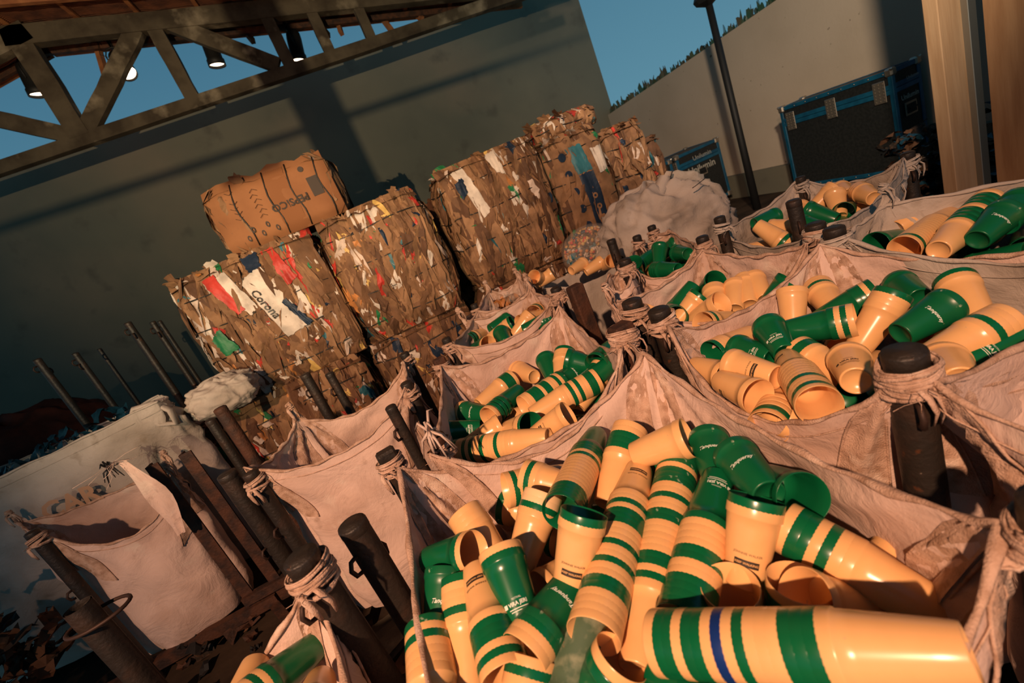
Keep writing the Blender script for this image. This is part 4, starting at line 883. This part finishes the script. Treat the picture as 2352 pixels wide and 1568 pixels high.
# ---------------------------------------------------------------- sacks
def sack(label, name, c, rad, mt, seed, fold=.10, cat='sack', squash=2.6, folds=9, n=48):
    c = Vector(c); rr = random.Random(seed); root = empty(name, (c.x, c.y, max(.0, c.z-rad[2])), label, cat); b = MB(); rows = []
    for j in range(n+1):
        th = math.pi*j/n; row = []
        for i in range(2*n):
            ph = 2*math.pi*i/(2*n); d = Vector((math.sin(th)*math.cos(ph), math.sin(th)*math.sin(ph), math.cos(th)))
            e = 2/squash; sgn = lambda v: (abs(v)**e)*(1 if v >= 0 else -1)
            p = Vector((rad[0]*sgn(d.x), rad[1]*sgn(d.y), rad[2]*sgn(d.z)))
            ridge = (1-abs(noise.noise(d*2.1+Vector((seed,0,0)))))**4; rid2 = (1-abs(noise.noise(d*4.5+Vector((0,seed,0)))))**5
            k = 1+fold*(.8*noise.noise(d*1.6+Vector((seed,1,2)))+.7*(ridge-.4)+.35*(rid2-.3))
            if d.z > .35: k += fold*.5*(d.z-.35)*math.sin(ph*folds+3*noise.noise(d*3))
            row.append(c+p*k)
        rows.append(row)
    b.grid(rows, closed=True); b.build('body', mt, root); return root
p = at(1515, 465, y=3.55)
r5 = sack('large crumpled pale sack, knotted shut, below the lettered flight case', 'closed_sack', (p.x-.02, 3.62, .98), (.56,.50,.46), M['fabric2'], 61, fold=.17, squash=2.3, n=70)
b = MB(); q = at(1525, 395, y=3.45); rows = []
for i in range(12):
    t = i/11; rows.append([q+Vector((-.20+.20*t, -.03+.02*math.sin(j), -.22+.20*t))+Vector((.075*math.cos(j*.9), .05*math.sin(j*.9), .03*math.sin(j*2.3)))*(1.3-.5*t) for j in range(7)])
b.grid(rows, closed=True); b.build('gathered_neck', M['fabric2'], r5)
b = MB(); b.tube([at(1590,432,y=3.1), at(1600,425,y=3.08), at(1625,405,y=3.1)], .003, 5); b.build('seam', M['black'], r5)
b = MB(); b.box((p.x, 3.65, .27), (1.2, .95, .5), bev=.03); tag(b.build('carton', M['c_b3'], smooth=False), 'low brown carton hidden under the crumpled sack', 'box')
p = at(500, 905, y=3.75); sack('small pale crumpled sack wedged between the big left bag and the bales', 'closed_sack', (p.x-.03, 3.92, p.z-.04), (.24,.2,.13), M['fabric2'], 62, fold=.2, n=44)
tr5 = tag(MB().build('x', []), 'x', 'x'); bpy.data.objects.remove(tr5)
p = at(60, 1010, y=5.6); sack('dark red sacking heap by the wall at the far left', 'sacking_heap', (p.x-.35, 5.9, .85), (.95,.6,.92), M['redheap'], 63, fold=.10, cat='heap', n=50)
# blue film showing in the mouth of the big left bag
b = MB(); rr = random.Random(9)
for k in range(46):
    p = Vector((rr.uniform(-4.0,-2.1), rr.uniform(3.9,4.3), 1.46+rr.uniform(-.02,.07))); s_ = rr.uniform(.05,.13)
    rows = [[p+Vector((s_*(i/3-.5)+rr.uniform(-.01,.01), s_*.5*(j/3-.5), s_*.35*math.sin(i+j+k)+rr.uniform(-.01,.01))) for i in range(4)] for j in range(4)]; b.grid(rows)
tag(b.build('plastic_film', M['bluepl']), 'crumpled dark blue plastic film in the mouth of the big left bag', 'plastic', kind='stuff')
# clear bags of coloured bottle caps
root = empty('bag_of_caps', (2.0, 3.95, .75), 'clear bag of colourful bottle caps in front of the printed box bale', 'bag'); b = MB(); rr = random.Random(12)
pc = at(1352, 562, y=3.95)
for k in range(330):
    d = Vector((rr.gauss(0,1), rr.gauss(0,1), rr.gauss(0,1))).normalized(); p = pc+Vector((.24*d.x, .14*d.y, .17*d.z-.03)); q = Matrix.Translation(p) @ Euler((rr.uniform(0,3), rr.uniform(0,3), 0)).to_matrix().to_4x4()
    b.lathe([(0,.006),(.015,.006),(.016,-.006)], 8, mi=rr.choice((0,0,1,2,2,3,4)), M=q)
tag(b.build('bottle_caps', [M['c_o'], M['c_w'], M['c_y'], M['c_r'], M['bluepl']], root), kind='stuff')
b = MB(); rows = []
for j in range(15):
    rows.append([pc+Vector(((.28+.015*math.sin(i*2.1+j))*math.sin(math.pi*(j+.5)/15)*math.cos(i*math.pi/12), .18*math.sin(math.pi*(j+.5)/15)*math.sin(i*math.pi/12), -.03+.21*math.cos(math.pi*(j+.5)/15))) for i in range(24)])
b.grid(rows, closed=True); b.build('clear_film', M['clear'], root)
b = MB()
for k in range(60):
    p = at(1345, 592, y=3.9)+Vector((rr.uniform(-.16,.16), rr.uniform(-.05,.05), rr.uniform(-.07,.07))); s_ = rr.uniform(.03,.06)
    b.grid([[p+Vector((s_*(i/2-.5), .01*rr.uniform(-1,1), s_*(j/2-.5)))+Vector((rr.uniform(-.01,.01),)*3) for i in range(3)] for j in range(3)], rr.choice((0,1,1,2)))
tag(b.build('film_scraps', [M['bluepl'], M['c_w'], M['c_t']], smooth=False), 'blue and white plastic scraps under the bag of bottle caps', 'scraps', kind='stuff')
root = empty('sack', (1.95, 3.75, 0), 'open brownish sack with a few cream cups left of the crumpled sack', 'sack')
b = MB(); rows = []; sc_ = at(1345, 640, y=3.55)
for j in range(14):
    g = j/13; rows.append([Vector((sc_.x+.42*math.cos(i*math.pi/20)*(1+.05*math.sin(i*1.7+g*3)), 3.62+.30*math.sin(i*math.pi/20)*(1+.05*math.sin(i*2.3)), (1.02+.05*math.cos(i*math.pi/10))*(1-g)+.02)) for i in range(40)])
b.grid(rows, closed=True); b.build('body', M['fabric2'], root)
for (px, py, ax) in ((1345,625,(1,-.1,.15)), (1385,612,(.1,-1,.3)), (1312,622,(1,.4,0)), (1250,640,(-.6,-.6,.4)), (1230,655,(.8,-.3,.2))):
    p = at(px, py, y=3.5); put('C', p, Vector(ax).normalized(), 0, 'cream cup lying in or beside the brownish sack left of the crumpled sack', 'cups near the brownish sack')
# small filling of the narrow bag behind the third cup bag
b = MB(); q = at(1150, 690, z=1.08)
for k in range(24):
    p = q+Vector((rr.uniform(-.12,.12), rr.uniform(-.12,.12), rr.uniform(-.05,.03))); s_ = rr.uniform(.05,.11)
    b.grid([[p+Vector((s_*(i/3-.5), s_*.4*(j/3-.5), s_*.5*math.sin(i+j+k*1.3))) for i in range(4)] for j in range(4)], 0 if k % 4 else 1)
tag(b.build('plastic_scraps', [M['clear'], M['c_o']]), 'clear and orange plastic scraps in the narrow bag', 'scraps', kind='stuff')
# dark rubbish: beside the large flight case and on the floor at the lower left
def rubbish(label, c, sz, n, seed, cols):
    b = MB(); rr = random.Random(seed)
    for k in range(n):
        p = Vector(c)+Vector((rr.uniform(-1,1)*sz[0], rr.uniform(-1,1)*sz[1], rr.random()**2*sz[2])); s_ = rr.uniform(.05,.2); E3 = Euler((rr.uniform(-.6,.6), rr.uniform(-.6,.6), rr.uniform(0,3))).to_matrix()
        b.grid([[p+E3 @ Vector((s_*(i/3-.5), s_*.7*(j/3-.5), s_*.18*rr.uniform(-1,1))) for i in range(4)] for j in range(4)], rr.randrange(len(cols)))
    tag(b.build('rubbish', [M[c] for c in cols], smooth=False), label, 'rubbish', kind='stuff')
rubbish('dark heap of film and rubbish beside the large flight case', (5.45, 3.5, .0), (.35, .35, .85), 520, 3, ['leaf', 'black', 'leaf', 'bluepl', 'c_b3', 'leaf'])
rubbish('scattered dark rubbish on the floor at the lower left', (-1.9, 2.0, .02), (1.6, 1.0, .12), 260, 4, ['leaf', 'leaf', 'c_b3', 'black', 'rust'])
rubbish('pale and dark rags hanging at the far left edge', (-2.95, 2.9, .45), (.35, .3, .6), 130, 5, ['leaf', 'leaf', 'black', 'c_b3', 'black'])
# worn boards on the floor near the slack bag
for k in range(4):
    p = at(860+18*k, 1435+22*k, z=.07); b = MB(); b.box((p.x, p.y, .03+.03*k), (.5, .07, .035), Euler((0, .03, .2+.12*k))); tag(b.build('floor_board', M['beam'], smooth=False), 'short worn board lying on the floor below the bare capped post', 'board', 'worn boards on the floor')

# ---------------------------------------------------------------- cups: the 300 that show largest are objects, the rest one mass
bpy.context.view_layer.update()
tmp = []
for cu in CUPS: o = make_cup(*cu); tmp.append(o)
bpy.context.view_layer.update(); dg = bpy.context.evaluated_depsgraph_get(); score = {}
for o in tmp: score[o.name] = 0
for iy in range(0, 1568, 8):
    for ix in range(0, 2352, 8):
        if iy < 360 and ix < 1700: continue
        hit, loc, nrm, idx, ob, mx = sc.ray_cast(dg, CAM, ray(ix, iy).normalized())
        if hit and ob.name in score: score[ob.name] += 1
order = sorted(tmp, key=lambda o: -score[o.name])
print('CUPS', len(tmp), 'visible', sum(1 for o in tmp if score[o.name] > 0), 'score300', score[order[min(299, len(order)-1)].name])
rest = MB(); mats = []; 
for o in order[300:]:
    me = o.data; base = len(rest.v); mw = o.matrix_world
    for mt_ in me.materials:
        if mt_ not in mats: mats.append(mt_)
    rest.v += [tuple(mw @ v.co) for v in me.vertices]
    for p in me.polygons: rest.f.append(tuple(base+i for i in p.vertices)); rest.m.append(mats.index(me.materials[p.material_index]))
    bpy.data.objects.remove(o)
if rest.v: tag(rest.build('cups', mats), 'deeper lying green and cream cups showing between the others in the bags', 'cup', kind='stuff')
# a shared label needs its group; a lone one does not
cnt = {}
for o in order[:300]: cnt.setdefault(o['label'], []).append(o)
for l, os_ in cnt.items():
    if len(os_) == 1 and 'group' in os_[0] and 'only one' not in l and 'loose' not in l: pass
for o in sc.objects:
    if 'label' in o and len(o['label'].split()) > 16: print('LONG', o['label'])
